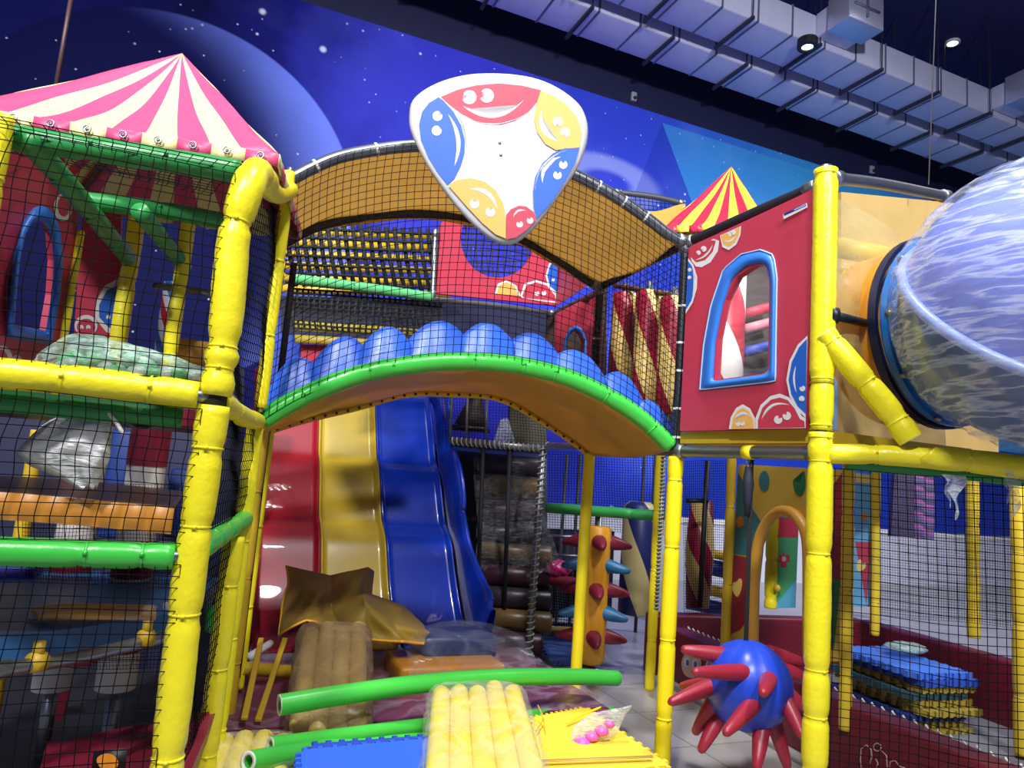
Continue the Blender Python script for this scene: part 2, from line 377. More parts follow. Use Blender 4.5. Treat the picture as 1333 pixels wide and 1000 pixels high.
# ------------------------------------------------------------------ setting
def mural_material():
    mt = M('mural_print', (60, 70, 200), .6, spec=.08); nt = mt.node_tree; b = nt.nodes['Principled BSDF']
    tc = N(nt, 'ShaderNodeTexCoord'); dp = N(nt, 'ShaderNodeVectorMath', operation='DOT_PRODUCT'); dp.inputs[1].default_value = tuple(UU)
    nt.links.new(tc.outputs['Object'], dp.inputs[0]); s = dp.outputs['Value']
    sx = N(nt, 'ShaderNodeSeparateXYZ'); nt.links.new(tc.outputs['Object'], sx.inputs[0]); z = sx.outputs[2]
    cb = N(nt, 'ShaderNodeCombineXYZ'); nt.links.new(s, cb.inputs[0]); nt.links.new(z, cb.inputs[1]); P = cb.outputs[0]
    s0, s1 = sz(0, 150)[0], sz(1080, 230)[0]
    mr = N(nt, 'ShaderNodeMapRange'); mr.inputs['From Min'].default_value = s0; mr.inputs['From Max'].default_value = s1; nt.links.new(s, mr.inputs['Value'])
    nz = N(nt, 'ShaderNodeTexNoise'); nz.inputs['Scale'].default_value = .35; nz.inputs['Detail'].default_value = 5; nt.links.new(P, nz.inputs['Vector'])
    t = math_n(nt, 'ADD', mr.outputs[0], math_n(nt, 'MULTIPLY', math_n(nt, 'SUBTRACT', nz.outputs['Fac'], .5), .35))
    rp = N(nt, 'ShaderNodeValToRGB'); els = rp.color_ramp.elements
    data = [(0, (14, 18, 92)), (.15, (8, 10, 62)), (.27, (24, 28, 118)), (.36, (62, 66, 200)), (.5, (56, 58, 206)), (.7, (52, 78, 210)), (.85, (48, 110, 208)), (1, (58, 150, 214))]
    els[0].position, els[0].color = data[0][0], lin(data[0][1]); els[1].position, els[1].color = data[-1][0], lin(data[-1][1])
    for p, c in data[1:-1]:
        e = els.new(p); e.color = lin(c)
    nt.links.new(t, rp.inputs[0]); col = rp.outputs[0]
    # nebula
    n2 = N(nt, 'ShaderNodeTexNoise'); n2.inputs['Scale'].default_value = .8; n2.inputs['Detail'].default_value = 7; nt.links.new(P, n2.inputs['Vector'])
    f = math_n(nt, 'MULTIPLY', math_n(nt, 'MAXIMUM', math_n(nt, 'SUBTRACT', n2.outputs['Fac'], .5), 0.0), 1.5)
    f = math_n(nt, 'MULTIPLY', f, mr.outputs[0])
    col = mixc(nt, f, col, lin((130, 140, 240)))
    # planet: circle through three traced points
    (x1, y1), (x2, y2), (x3, y3) = sz(215, 15), sz(345, 70), sz(452, 212)
    d = 2*(x1*(y2-y3)+x2*(y3-y1)+x3*(y1-y2)); q1, q2, q3 = x1*x1+y1*y1, x2*x2+y2*y2, x3*x3+y3*y3
    cx = (q1*(y2-y3)+q2*(y3-y1)+q3*(y1-y2))/d; cy = (q1*(x3-x2)+q2*(x1-x3)+q3*(x2-x1))/d; R = math.hypot(x1-cx, y1-cy)
    def dist(cx, cy, ax=1.0, ay=1.0):
        a = math_n(nt, 'MULTIPLY', math_n(nt, 'SUBTRACT', s, cx), ax); c = math_n(nt, 'MULTIPLY', math_n(nt, 'SUBTRACT', z, cy), ay)
        return math_n(nt, 'SQRT', math_n(nt, 'ADD', math_n(nt, 'MULTIPLY', a, a), math_n(nt, 'MULTIPLY', c, c)))
    def smooth(v, a, bb):
        m_ = N(nt, 'ShaderNodeMapRange'); m_.interpolation_type = 'SMOOTHSTEP'; m_.inputs['From Min'].default_value = a; m_.inputs['From Max'].default_value = bb
        nt.links.new(v, m_.inputs['Value']); return m_.outputs[0]
    D = dist(cx, cy); inside = math_n(nt, 'SUBTRACT', 1.0, smooth(D, R-.02, R+.02))
    crest = smooth(dist(cx-.55*R, cy-.12*R), R*1.05, R*1.55)
    nzf = math_n(nt, 'MULTIPLY', crest, math_n(nt, 'ADD', .55, math_n(nt, 'MULTIPLY', n2.outputs['Fac'], .8)))
    body = mixc(nt, math_n(nt, 'MINIMUM', nzf, 1.0), lin((10, 13, 72)), lin((116, 136, 244)))
    col = mixc(nt, inside, col, body)
    # ringed planet
    rx, ry = sz(790, 238); D2 = dist(rx, ry, .45, 1.0)
    ring = math_n(nt, 'MULTIPLY', smooth(D2, .16, .28), math_n(nt, 'SUBTRACT', 1.0, smooth(D2, .42, .55)))
    col = mixc(nt, math_n(nt, 'MULTIPLY', ring, .55), col, lin((170, 185, 250)))
    # facets
    def facet(pts, c, amt):
        nonlocal col
        k = None; pp = [sz(*p) for p in pts]; n = len(pp)
        for i in range(n):
            (ax, ay), (bx, by) = pp[i], pp[(i+1) % n]
            v = math_n(nt, 'SUBTRACT', math_n(nt, 'MULTIPLY', math_n(nt, 'SUBTRACT', s, ax), by-ay), math_n(nt, 'MULTIPLY', math_n(nt, 'SUBTRACT', z, ay), bx-ax))
            g = math_n(nt, 'GREATER_THAN', v, 0.0); k = g if k is None else math_n(nt, 'MULTIPLY', k, g)
        col = mixc(nt, math_n(nt, 'MULTIPLY', k, amt), col, lin(c))
    facet([(862, 160), (1400, 330), (1400, 420), (905, 275)], (70, 170, 226), .45)
    facet([(862, 160), (905, 275), (880, 420), (760, 420)], (28, 46, 160), .35)
    # stars
    for sc, th, am in ((1.0, .07, 1.0), (2.6, .085, .9), (5.5, .11, .7)):
        vo = N(nt, 'ShaderNodeTexVoronoi'); vo.inputs['Scale'].default_value = sc; nt.links.new(P, vo.inputs['Vector'])
        st = math_n(nt, 'SUBTRACT', 1.0, smooth(vo.outputs['Distance'], th*.25, th))
        sp2 = N(nt, 'ShaderNodeSeparateXYZ'); nt.links.new(vo.outputs['Color'], sp2.inputs[0])
        st = math_n(nt, 'MULTIPLY', math_n(nt, 'MULTIPLY', st, am), math_n(nt, 'GREATER_THAN', sp2.outputs[0], .35))
        col = mixc(nt, st, col, lin((215, 225, 255)))
    nt.links.new(col, b.inputs['Base Color'])
    return mt
ztop = (sz(420, 10)[1] + sz(666, 88)[1] + sz(1000, 193)[1]) / 3
CEIL = ztop + 2.2
NAVY = M('navy_paint', (20, 24, 62), .6); MURAL = mural_material()
WAIN = M('white_wainscot', (206, 208, 226), .4, var=.05); WALLB = M('blue_wall_paint', (20, 52, 170), .5)
def wq(s0, s1, z0, z1, off=0.0):
    n = Vector((UU.y, -UU.x, 0))*off; o = Vector((0, 11, 0))+n
    return [o+UU*s0+ZZ*z0, o+UU*s1+ZZ*z0, o+UU*s1+ZZ*z1, o+UU*s0+ZZ*z1]
bm = BM(); zw = 1.0; zb = 2.9; sr = sz(1110, 240)[0]
for (s0, s1, z0, z1, mi) in ((-9, 16, 0, zw, 1), (-9, 3, zw, ztop, 0), (3, sr, zb, ztop, 0), (3, 16, zw, zb, 3), (sr, 16, zb, ztop, 0), (-9, 16, ztop, CEIL, 2)):
    f = bm.faces.new([bm.verts.new(p) for p in wq(s0, s1, z0, z1)]); f.material_index = mi
me_o = struct('wall_back', bm, [MURAL, WAIN, NAVY, WALLB], smooth=False, origin=(0, 11, 0))
bm = BM()
o = Vector((0, 11, 0)) + Vector((UU.y, -UU.x, 0))*.02; plate(bm, wq(3, 16, zw-.03, zw+.06, .03), Vector((-UU.y, UU.x, 0))*.03)
struct('trim_1', bm, WHITE, smooth=False)
def floor_material():
    mt = M('floor_tile', (150, 150, 156), .28); nt = mt.node_tree; b = nt.nodes['Principled BSDF']
    tc = N(nt, 'ShaderNodeTexCoord'); mp = N(nt, 'ShaderNodeMapping'); mp.inputs['Rotation'].default_value = (0, 0, -TH); nt.links.new(tc.outputs['Object'], mp.inputs[0])
    br = N(nt, 'ShaderNodeTexBrick'); br.offset = 0.0
    for k, v in (('Scale', 1.0), ('Mortar Size', .004), ('Brick Width', .6), ('Row Height', .6), ('Mortar Smooth', .1), ('Bias', 0.0)): br.inputs[k].default_value = v
    br.inputs['Color1'].default_value = lin((176, 172, 172)); br.inputs['Color2'].default_value = lin((164, 160, 160)); br.inputs['Mortar'].default_value = lin((96, 92, 92))
    nt.links.new(mp.outputs[0], br.inputs['Vector'])
    nz = N(nt, 'ShaderNodeTexNoise'); nz.inputs['Scale'].default_value = 2.5; nz.inputs['Detail'].default_value = 6; nt.links.new(mp.outputs[0], nz.inputs['Vector'])
    nt.links.new(mixc(nt, math_n(nt, 'MULTIPLY', nz.outputs['Fac'], .3), br.outputs['Color'], lin((120, 116, 114))), b.inputs['Base Color'])
    return mt
bm = BM(); f = bm.faces.new([bm.verts.new(p) for p in ((-12, -6, 0), (18, -6, 0), (18, 19, 0), (-12, 19, 0))]); struct('floor', bm, floor_material(), smooth=False)
bm = BM(); f = bm.faces.new([bm.verts.new(p) for p in ((-12, -6, CEIL), (18, -6, CEIL), (18, 19, CEIL), (-12, 19, CEIL))]); struct('ceiling', bm, M('ceiling_navy', (44, 50, 112), .7), smooth=False)
# ------------------------------------------------------------------ ducts
zd = ztop + .35
DUCT = M('duct_insulation', (196, 198, 224), .5, .1, bump=.25, bscale=6, var=.08); DSEAM = M('duct_tape', (92, 94, 118), .5); HANG = M('hanger_steel', (40, 42, 58), .6)
def vco(px, py, z): p = atz(px, py, z); return (p-Vector((0, 0, 0))).dot(VV)
n1 = vco(985, 129, zd); n2 = vco(985, 83, zd); n3 = vco(985, 27, zd)
def duct(name, label, va, vb, h, s0, s1, seamstep, hs):
    t = thing(name, label, 'duct', UU*((s0+s1)/2)+VV*((va+vb)/2)+ZZ*zd, 'insulated ducts under the ceiling')
    c = UU*((s0+s1)/2)+VV*((va+vb)/2)+ZZ*(zd+h/2); w = abs(vb-va)
    bm = BM(); box(bm, c, s1-s0, w, h, UU, VV, ZZ, bev=.03); obj('duct_body', bm, DUCT, t, flat_angle=30)
    s = s0+.3
    while s < s1-.1:
        bm = BM(); q = UU*s+VV*((va+vb)/2)+ZZ*(zd+h/2); box(bm, q, .035, w+.012, h+.012, UU, VV, ZZ); s += seamstep
        obj('tape_seam', bm, DSEAM, t, smooth=False)
    s = s0+.15
    while s < s1-.1:
        bm = BM(); q = UU*s+VV*((va+vb)/2); box(bm, q+ZZ*(zd-.03), .045, w+.16, .05, UU, VV, ZZ)
        for e in (-1, 1): box(bm, q+VV*e*(w/2+.06)+ZZ*((zd+CEIL)/2), .014, .014, CEIL-zd, UU, VV, ZZ)
        obj('hanger_bar', bm, HANG, t, smooth=False); s += hs
    return t
duct('air_duct', 'lavender grey insulated air duct nearest the mural wall', n1, n2+.12, .55, -1.5, 16, .72, 1.44)
DN = duct('air_duct', 'lavender grey insulated air duct with branch boxes, further from the mural', n2-.12, n3, .5, -1.5, 16, .66, 1.32)
for (px, py, lab) in ((1085, 40, 'square duct branch box above the round black ceiling spotlight'), (1305, 135, 'square duct branch box above the cling wrapped dome')):
    p = atz(px, py, zd+.3); s = p.dot(UU)
    t = thing('duct_branch', lab, 'duct branch', UU*s+VV*(n3-.35)+ZZ*(zd+.1), 'duct branch boxes')
    bm = BM(); box(bm, UU*s+VV*(n3-.14)+ZZ*(zd+.3), .62, .26, .4, UU, VV, ZZ, bev=.01); obj('branch_neck', bm, DUCT, t, flat_angle=30)
    bm = BM(); box(bm, UU*s+VV*(n3-.47)+ZZ*(zd+.3), .7, .4, .5, UU, VV, ZZ, bev=.012); obj('branch_body', bm, M('bare_duct_metal', (190, 192, 214), .35, .6), t, flat_angle=30)
    bm = BM(); box(bm, UU*s+VV*(n3-.68)+ZZ*(zd+.3), .5, .03, .03, UU, VV, ZZ); box(bm, UU*s+VV*(n3-.68)+ZZ*(zd+.3), .03, .03, .3, UU, VV, ZZ); obj('cross_brace', bm, DSEAM, t)
LAMP = M('lamp_lens', (255, 250, 240), .4, emit=9.0); BLK = M('black_metal', (16, 16, 20), .5)
def disc_ring(bm, c, r0, r1, h, mi=0):
    tube(bm, [c+ZZ*h, c], r1, 24, False, mi); tube(bm, [c+ZZ*h, c], r0, 24, False, mi)
    rg = tube(bm, [c, c+ZZ*.0005], r1, 24, False, mi); rg2 = tube(bm, [c, c+ZZ*.0005], r0, 24, False, mi)
    for k in range(24):
        f = bm.faces.new((rg[0][k], rg[0][(k+1) % 24], rg2[0][(k+1) % 24], rg2[0][k])); f.material_index = mi
c = atz(1051, 62, zd-.18); t = thing('ceiling_spotlight', 'round black ceiling spotlight hanging under the duct', 'ceiling light', c)
bm = BM(); disc_ring(bm, c, .085, .15, .12); tube(bm, [c+ZZ*.12, c+ZZ*.125], .15, 24); tube(bm, [c+ZZ*.12, c+ZZ*.2], .02, 8); obj('lamp_housing', bm, BLK, t, flat_angle=35)
bm = BM(); tube(bm, [c+ZZ*.02, c+ZZ*.1], .085, 24); obj('lamp_lens', bm, LAMP, t)
c = atz(1240, 57, CEIL-.04); t = thing('downlight', 'small white downlight in the dark ceiling at top right', 'ceiling light', c)
bm = BM(); disc_ring(bm, c, .09, .13, .04); obj('lamp_rim', bm, WHITE, t); bm = BM(); tube(bm, [c+ZZ*.01, c+ZZ*.03], .09, 24); obj('lamp_lens', bm, LAMP, t)
for px, py, lab in ((825, 126, 'small grey wall sensor on the navy wall above the pick-shaped sign'), (1135, 221, 'small grey wall sensor above the right end of the mural')):
    p = pl(px, py, WA, WB, .03); t = thing('wall_sensor', lab, 'sensor', p, 'wall sensors')
    bm = BM(); box(bm, p, .1, .06, .16, UU, VV, ZZ, bev=.012); obj('sensor_housing', bm, M('grey_plastic', (150, 152, 165), .5), t)
    bm = BM(); tube(bm, [p-VV*.03-ZZ*.03, p-VV*.05-ZZ*.04], .03, 12); obj('sensor_lens', bm, BLK, t)
p = at(73, 112, 4.2); q = Vector((p.x, p.y, CEIL)); bm = BM(); tube(bm, [p, p+(q-p)*.12], .014, 8); tube(bm, [p+(q-p)*.12, q], .007, 6)
solid('hanging_rod', bm, M('rod_brown', (70, 44, 48), .5), 'thin dark rod hanging from ceiling behind the striped tent', 'rod')
p = at(1209, 240, 4.5); q = Vector((p.x+.25, p.y, CEIL)); bm = BM(); tube(bm, [p, q], .004, 6)
solid('hanging_wire', bm, STEEL, 'thin wire hanging above the amber vinyl sheet on the right', 'wire')
# ------------------------------------------------------------------ lights
def area(name, loc, size, power, color, target, spread=180):
    l = bpy.data.lights.new(name, 'AREA'); l.shape = 'DISK'; l.size = size; l.energy = power; l.color = color; l.spread = math.radians(spread)
    o = bpy.data.objects.new(name, l); COL.objects.link(o); o.location = loc
    o.rotation_euler = (Vector(target)-Vector(loc)).to_track_quat('-Z', 'Y').to_euler()
area('ceiling_or_fill_lamp', (-1.8, -4.2, CEIL-1.5), .7, 300, (1, .98, .96), (0.0, 3.6, .9), 92)
area('ceiling_or_fill_lamp', (2.4, -3.0, CEIL-1.5), .7, 200, (1, .98, .97), (1.2, 3.8, .9), 92)
area('ceiling_or_fill_lamp', (-3.0, -4.0, 6.2), .7, 330, (.92, .94, 1), (-3.0, 9, 4.6), 70)  # unseen fill lamp added below ceiling height to brighten the mural's left
area('ceiling_or_fill_lamp', (3.2, -4.0, 6.2), .7, 330, (.92, .94, 1), (4.0, 11, 4.6), 70)  # second added fill lamp, out of view, for the mural's right
area('ceiling_or_fill_lamp', (8.0, 6.5, CEIL-.6), .9, 300, (.92, .94, 1), (5.2, 10.5, 0), 100)
area('ceiling_or_fill_lamp', (.6, 2.2, CEIL-.4), .5, 90, (.95, .96, 1), (.6, 3.8, 0), 60)
w = bpy.data.worlds.new('world'); S.world = w; w.use_nodes = True
w.node_tree.nodes['Background'].inputs[0].default_value = (.3, .33, .62, 1); w.node_tree.nodes['Background'].inputs[1].default_value = .36
S.view_settings.view_transform = 'Standard'; S.view_settings.look = 'None'; S.view_settings.gamma = 1; S.view_settings.use_curve_mapping = False
S.view_settings.exposure = -0.42
# ------------------------------------------------------------------ posts and beams
def plp(pts, plane, off=0.0): return [pl(x, y, plane[0], plane[1], off) for x, y in pts]
def post(px, Y, z0, z1): p = gx(px, Y); return [Vector((p[0], p[1], z0)), Vector((p[0], p[1], z1))]
def polyz(P, wob):
    a, b = P; n = 9; return [a.lerp(b, i/n)+Vector((random.uniform(-wob, wob), random.uniform(-wob, wob), 0)) for i in range(n+1)]
zA = lambda py, px=270, Y=2.05: at(px, py, Y).z
zBeam = 1.66
# left front post
zt = at(322, 215, 2.05).z
pa = post(270, 2.05, 0, 1); pa = [Vector((pa[0].x, pa[0].y, z)) for z in (0, .4, .8, 1.2, zBeam-.02)]
pa[1].x += .004; pa[3].x -= .006
padded('foam_post', 'thick yellow foam post at front left, lower half below the black tie', 'post', pa, .044, (.42, .64, .79, .92), pole=.02, jit=.02)
pb = [Vector((pa[0].x, pa[0].y, zBeam+.0))+Vector(d) for d in ((0, 0, .01), (.004, 0, .2), (-.006, 0, .45), (.0, 0, zt-zBeam-.16), (.01, .02, zt-zBeam-.05))]
e = Vector((P1[0], P1[1], 2.62))
tb = pb[-1]
pb += [tb.lerp(e, .12)+ZZ*.055, tb.lerp(e, .35)+ZZ*.05]
padded('foam_post', 'puffy yellow foam post at front left bending over at its top', 'post', pb, .045, (.07, .14, .48, .7, .84), bulge=.09, pinch=.24, jit=.02)
bm = BM(); tube(bm, [Vector((pa[0].x, pa[0].y, zBeam-.03)), Vector((pa[0].x, pa[0].y, zBeam+.03))], .034, 16); solid('tie_strap', bm, BLACK, 'black strap tied round the front left post above the yellow beam', 'strap')
e0 = Vector(pb[-1])
padded('foam_sleeve_beam', 'short yellow foam sleeve sloping from front left post top to the grey arch', 'beam', [e0+Vector((-.01, .02, .0)), e0.lerp(e, .5)+ZZ*.03, Vector((P1[0]+.05, P1[1]-.1, 2.70))], .038, (.5,))
# second column (P1): slim posts
z1 = at(352, 228, 3.15).z
padded('slim_foam_post', 'slim yellow foam post at left end of the green arch, above it', 'post', post(331, 3.1, 1.72, z1), .026, (.3, .62, .85), bulge=.1, pole=.02)
padded('slim_foam_post', 'yellow foam post standing below the left end of the green arch', 'post', post(327, 3.1, 0, 1.63), .036, (.24, .46, .7), bulge=.05)
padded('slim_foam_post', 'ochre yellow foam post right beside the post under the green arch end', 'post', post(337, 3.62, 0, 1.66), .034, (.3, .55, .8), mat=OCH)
padded('slim_foam_post', 'narrow yellow post with square base beside the red slide edge', 'post', post(349, 3.9, .3, 1.7), .016, (.3, .6), mat=YELT)
padded('slim_foam_post', 'short wide yellow foam post lowest at left below the green brackets', 'post', post(318, 2.75, 0, 1.2), .038, (.35, .6, .85))
bm = BM(); q = Vector(gx(345, 3.75)+(0,))
for dx in (-.05, .03): tube(bm, [q+Vector((dx, 0, .4)), q+Vector((dx, 0, 2.5))], .014, 8)
# black edging straps of the bay
for k, (px, Y, lab) in enumerate(((352, 3.7, 'black hanging webbing strap beside slim yellow post above the arch'), (343, 3.75, 'black webbing strap running down beside the red slide'))):
    P = post(px, Y, .4 if k else 1.75, 1.7 if k else 2.55); b2 = BM(); tube(b2, P, .018, 8); solid('webbing_strap', b2, BLACK, lab, 'strap')
bm.free()
# left tower beams
L = Vector((PA[0], PA[1], 0)); Ld = -UU
def lf(d, z, off=0.0): return L+Ld*d+ZZ*z+Vector((UU.y, -UU.x, 0))*off
padded('foam_beam', 'thick yellow foam beam across the front left at deck height', 'beam', [lf(.045, zBeam+.005, .01), lf(.4, zBeam+.01, .01), lf(.8, zBeam+.0, .01), lf(1.15, zBeam, .01)], .041, (.12, .31, .62, .9), bulge=.02, pole=.03)
padded('foam_beam', 'bright green foam beam across the front left below the orange deck', 'beam', [lf(.05, 1.215, .01), lf(.5, 1.215, .01), lf(1.15, 1.215, .01)], .037, (.07, .2, .42, .55, .75), mat=GRN, bulge=.02, pole=.03)
def sd(t, z, off=0.0):
    a, b = Vector((PA[0], PA[1], z)), Vector((P1[0], P1[1], z)); n = (b-a).normalized(); return a.lerp(b, t)+Vector((n.y, -n.x, 0))*off
padded('foam_beam', 'short yellow foam beam going back from front left post to the green arch', 'beam', [sd(.05, zBeam-.0), sd(.5, zBeam-.01), sd(.97, zBeam)], .036, (.3, .65), pole=.02)
padded('foam_beam', 'green foam beam going back beside the yellow posts below deck height', 'beam', [sd(.06, 1.23), sd(.5, 1.235), sd(.95, 1.24)], .036, (.2, .45, .7), mat=GRN, pole=.02)
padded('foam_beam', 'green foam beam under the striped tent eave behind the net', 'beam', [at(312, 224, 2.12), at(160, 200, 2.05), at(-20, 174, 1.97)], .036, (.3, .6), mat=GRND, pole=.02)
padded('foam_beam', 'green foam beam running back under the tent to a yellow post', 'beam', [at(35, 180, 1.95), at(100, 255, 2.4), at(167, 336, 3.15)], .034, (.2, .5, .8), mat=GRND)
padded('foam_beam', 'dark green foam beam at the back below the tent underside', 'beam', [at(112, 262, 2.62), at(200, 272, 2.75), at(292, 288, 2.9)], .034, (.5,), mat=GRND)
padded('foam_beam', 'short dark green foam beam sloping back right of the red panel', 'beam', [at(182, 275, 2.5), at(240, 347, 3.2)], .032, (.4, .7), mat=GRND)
padded('foam_beam', 'dark green foam strip just below the yellow beam at deck height', 'beam', [lf(.08, 1.60, -.06), lf(1.15, 1.60, -.06)], .03, (.5,), mat=GRND)
# inner posts of the left tower
for px, y0, y1, Y, r, lab in ((165, 275, 470, 3.2, .036, 'inner yellow foam post where the first green beam ends'), (238, 285, 400, 3.1, .03, 'inner yellow foam post where the short green beam ends'),
        (92, 300, 470, 2.75, .014, 'thin yellow edge post right of the windowed red panel'), (-18, 150, 400, 1.9, .03, 'yellow foam post cut by the picture edge at top left')):
    a, b = at(px, y1, Y), at(px, y0, Y); a.x = b.x = (a.x+b.x)/2; a.y = b.y
    if Y > 2: a.z = 1.64
    padded('inner_foam_post', lab, 'post', [a, b], r, (.3, .65))
for px, y0, y1, Y, lab in ((50, 560, 960, 3.7, 'ochre post behind the hanging clear bag at far left'),):
    a, b = at(px, y1, Y), at(px, y0, Y); a.x = b.x; a.y = b.y; a.z = 0
    padded('inner_foam_post', lab, 'post', [a, b], .034, (.25, .5, .75), mat=OCH)
# ------------------------------------------------------------------ arches
ARCH = [(340, 548), (372, 528), (410, 509), (470, 487), (540, 474), (600, 470), (670, 475), (740, 492), (800, 521), (840, 549), (872, 580)]
TOP = [(366, 236), (380, 233), (400, 222), (440, 205), (490, 195), (540, 190), (600, 190), (670, 197), (730, 219), (790, 249), (840, 282), (870, 305), (893, 317)]
arch3 = smooth_path(plp(ARCH, FAC), .02); top3 = smooth_path(plp(TOP, FAC), .02)
padded('arch_tube', 'glossy green foam tube arching over the three lane slide', 'tube', plp(ARCH, FAC), .044, (.1, .24, .29, .47, .58, .66, .8, .93), mat=GRN, bulge=.015, pinch=.1, tie_mat=GRN2)
pipe('arch_pipe', 'grey steel pipe arch along the top front of the middle bay', plp(TOP, FAC), .03, ties=(.12, .25, .36, .75, .83, .9))
shift = Vector((B2[0]-P2[0], B2[1]-P2[1], 0))
topb = [p+shift for p in plp(TOP, FAC)]
pipe('arch_pipe', 'dark steel pipe arch behind the amber canopy of the middle bay', topb, .028, mat=M('dark_steel', (62, 64, 72), .45, .7))
def resample(P, n):
    L = [0.0]
    for i in range(1, len(P)): L.append(L[-1]+(P[i]-P[i-1]).length)
    out = []; j = 0
    for k in range(n+1):
        s = L[-1]*k/n
        while j < len(L)-2 and L[j+1] < s: j += 1
        out.append(P[j].lerp(P[j+1], (s-L[j])/max(1e-9, L[j+1]-L[j])))
    return out
AR = resample(arch3, 60); TR = resample(top3, 60); TB = resample(smooth_path(topb, .02), 60)
BACKA = [(338, 556), (400, 541), (470, 521), (540, 507), (600, 505), (650, 514), (700, 537), (740, 566), (770, 590)]
AB = resample(smooth_path(plp(BACKA, BAC), .02), 60)
bm = BM()
def cano(u, v, F_=AR, B_=AB, dz=-.02, sag=.03):
    i = u*60; k = min(59, int(i)); f = i-k; a = F_[k].lerp(F_[k+1], f); b = B_[k].lerp(B_[k+1], f)
    return a.lerp(b, v)+ZZ*(dz-sag*math.sin(PI*v)+.008*math.sin(u*23+v*5))
t = thing('canopy', 'shiny amber vinyl canopy under the green arch with eyelets along its hem', 'canopy', AR[0])
sheet(bm, cano, 60, 12); thicken(obj('canopy_sheet', bm, AMB, t), .004)
bm = BM(); sheet(bm, lambda u, v: cano(u, 1.0)+ZZ*(-.045*v+.01), 60, 2); thicken(obj('hem', bm, AMBH, t), .005)
for k in range(32):
    p = cano((k+.5)/32, 1.0)-ZZ*.018-VV*.006; b2 = BM(); tube(b2, [p+VV*.004, p-VV*.004], .008, 8); obj('eyelet', b2, BLK, t, flat_angle=30)
t = thing('canopy', 'amber translucent vinyl roof between the two upper pipe arches', 'canopy', TR[0])
bm = BM(); sheet(bm, lambda u, v: cano(u, v, TR, TB, .02, .05), 60, 12); thicken(obj('canopy_sheet', bm, AMB2, t), .004)
bm = BM(); sheet(bm, lambda u, v: cano(u, 1.0, TR, TB, .0, 0)+ZZ*(-.05*v+.01), 60, 2); thicken(obj('hem', bm, AMBH, t), .004)
# front net of the bay
def bay(u, v):
    i = u*60; k = min(59, int(i)); f = i-k; return AR[k].lerp(AR[k+1], f).lerp(TR[k].lerp(TR[k+1], f), v)+Vector((.02, -.035, 0))
net('safety_net', 'black square mesh net filling the bay between green arch and pipe arch', bay, 56, 30, .0018, bulge=.03)
# ------------------------------------------------------------------ bay posts
zp2 = at(884, 595, 3.75).z
padded('foam_post', 'yellow foam post under the right end of the green arch', 'post', post(878, 3.75, 0, zp2), .041, (.22, .44, .72, .93), mat=YELT, pole=.12, bulge=.01)
zb2 = at(776, 590, 4.75).z
b2p = [Vector((B2[0], B2[1], 0)), Vector((B2[0], B2[1], zb2))]
padded('foam_post', 'smooth slim yellow post in front of the orange spiked column', 'post', b2p, .037, (.08,), mat=M('yellow_pvc', (240, 218, 30), .45), pole=.06, bulge=.0)
zp2t = TR[-1].z
pipe('upright_pipe', 'dark upright pipe between red windowed panel and the netted bay', [Vector((P2[0], P2[1], zp2)), Vector((P2[0], P2[1], zp2t))], .026, mat=MATS['dark_steel'], ties=(.12, .25, .4, .55, .7))
pipe('upright_pipe', 'dark upright pipe at the back corner left of striped rollers', [Vector((B2[0], B2[1], 1.75)), Vector((B2[0], B2[1], TB[-1].z))], .026, mat=MATS['dark_steel'], ties=(.3, .5, .7))
pipe('cross_pipe', 'dark steel pipe running back from the bay corner above the striped rollers', [Vector((P2[0], P2[1], zp2t)), Vector((B2[0], B2[1], TB[-1].z))], .026, mat=MATS['dark_steel'])
pipe('cross_pipe', 'grey steel pipe running back from the right end of the green arch', [Vector((P2[0], P2[1], zp2+.03)), Vector((B2[0], B2[1], zb2+.03))], .028, ties=(.3, .6))
pipe('cross_pipe', 'grey steel pipe under the red windowed panel with a yellow tie', [Vector((P2[0], P2[1], zp2+.03)), Vector((PR[0], PR[1], at(1060, 590, 3.0).z))], .03)
c_ = Vector((P2[0], P2[1], zp2+.03)).lerp(Vector((PR[0], PR[1], at(1060, 590, 3.0).z)), .56)
bm = BM(); d = (V2(PR)-V2(P2)).normalized(); tube(bm, [c_-d*.025, c_+d*.025], .034, 16); solid('tie_band', bm, YELT, 'yellow tie band round the grey pipe above the black strap', 'band')
# ------------------------------------------------------------------ R post
zr0, zr1 = at(1066, 600, 3.0).z, at(1075, 222, 3.0).z
padded('foam_post', 'lumpy yellow foam post right of the spiked blue ball', 'post', post(1067, 3.0, 0, 1.79), .05, (.25, .36, .46, .72, .93, .985), bulge=.05, pole=.02, jit=.015)
padded('foam_post', 'upper yellow foam post right of the red windowed panel', 'post', post(1067, 3.0, 1.80, 2.03), .048, (.12, .9), bulge=.03, jit=.015)
padded('foam_sleeve_wrap', 'wide creased yellow foam sleeve topmost right of the windowed panel', 'post', [Vector((PR[0], PR[1]-.0, 2.0)), Vector((PR[0], PR[1], zr1))], .052, (.02, .97), bulge=.0, jit=.02, pole=.02)
# ------------------------------------------------------------------ generic smiley print
def pac(px, py, r, a): return [(px+r*math.cos(math.radians(q)), py+r*math.sin(math.radians(q))) for q in range(a+28, a+333, 15)] + [(px+r*.25*math.cos(math.radians(a)), py+r*.25*math.sin(math.radians(a)))]
def prints(bm, mapf, items):
    """items: (material index, pixel outline); stacked a millimetre apart"""
    for k, (mi, pts) in enumerate(items): poly(bm, [mapf(x, y, .0012*(1+mi_layer(k))) for x, y in pts], mi)
def mi_layer(k): return .35*k
PM = [RED, WPRT, BLUE, GOLD, FRAMEB, FRAMEL, M('print_navy', (30, 34, 110), .5)]
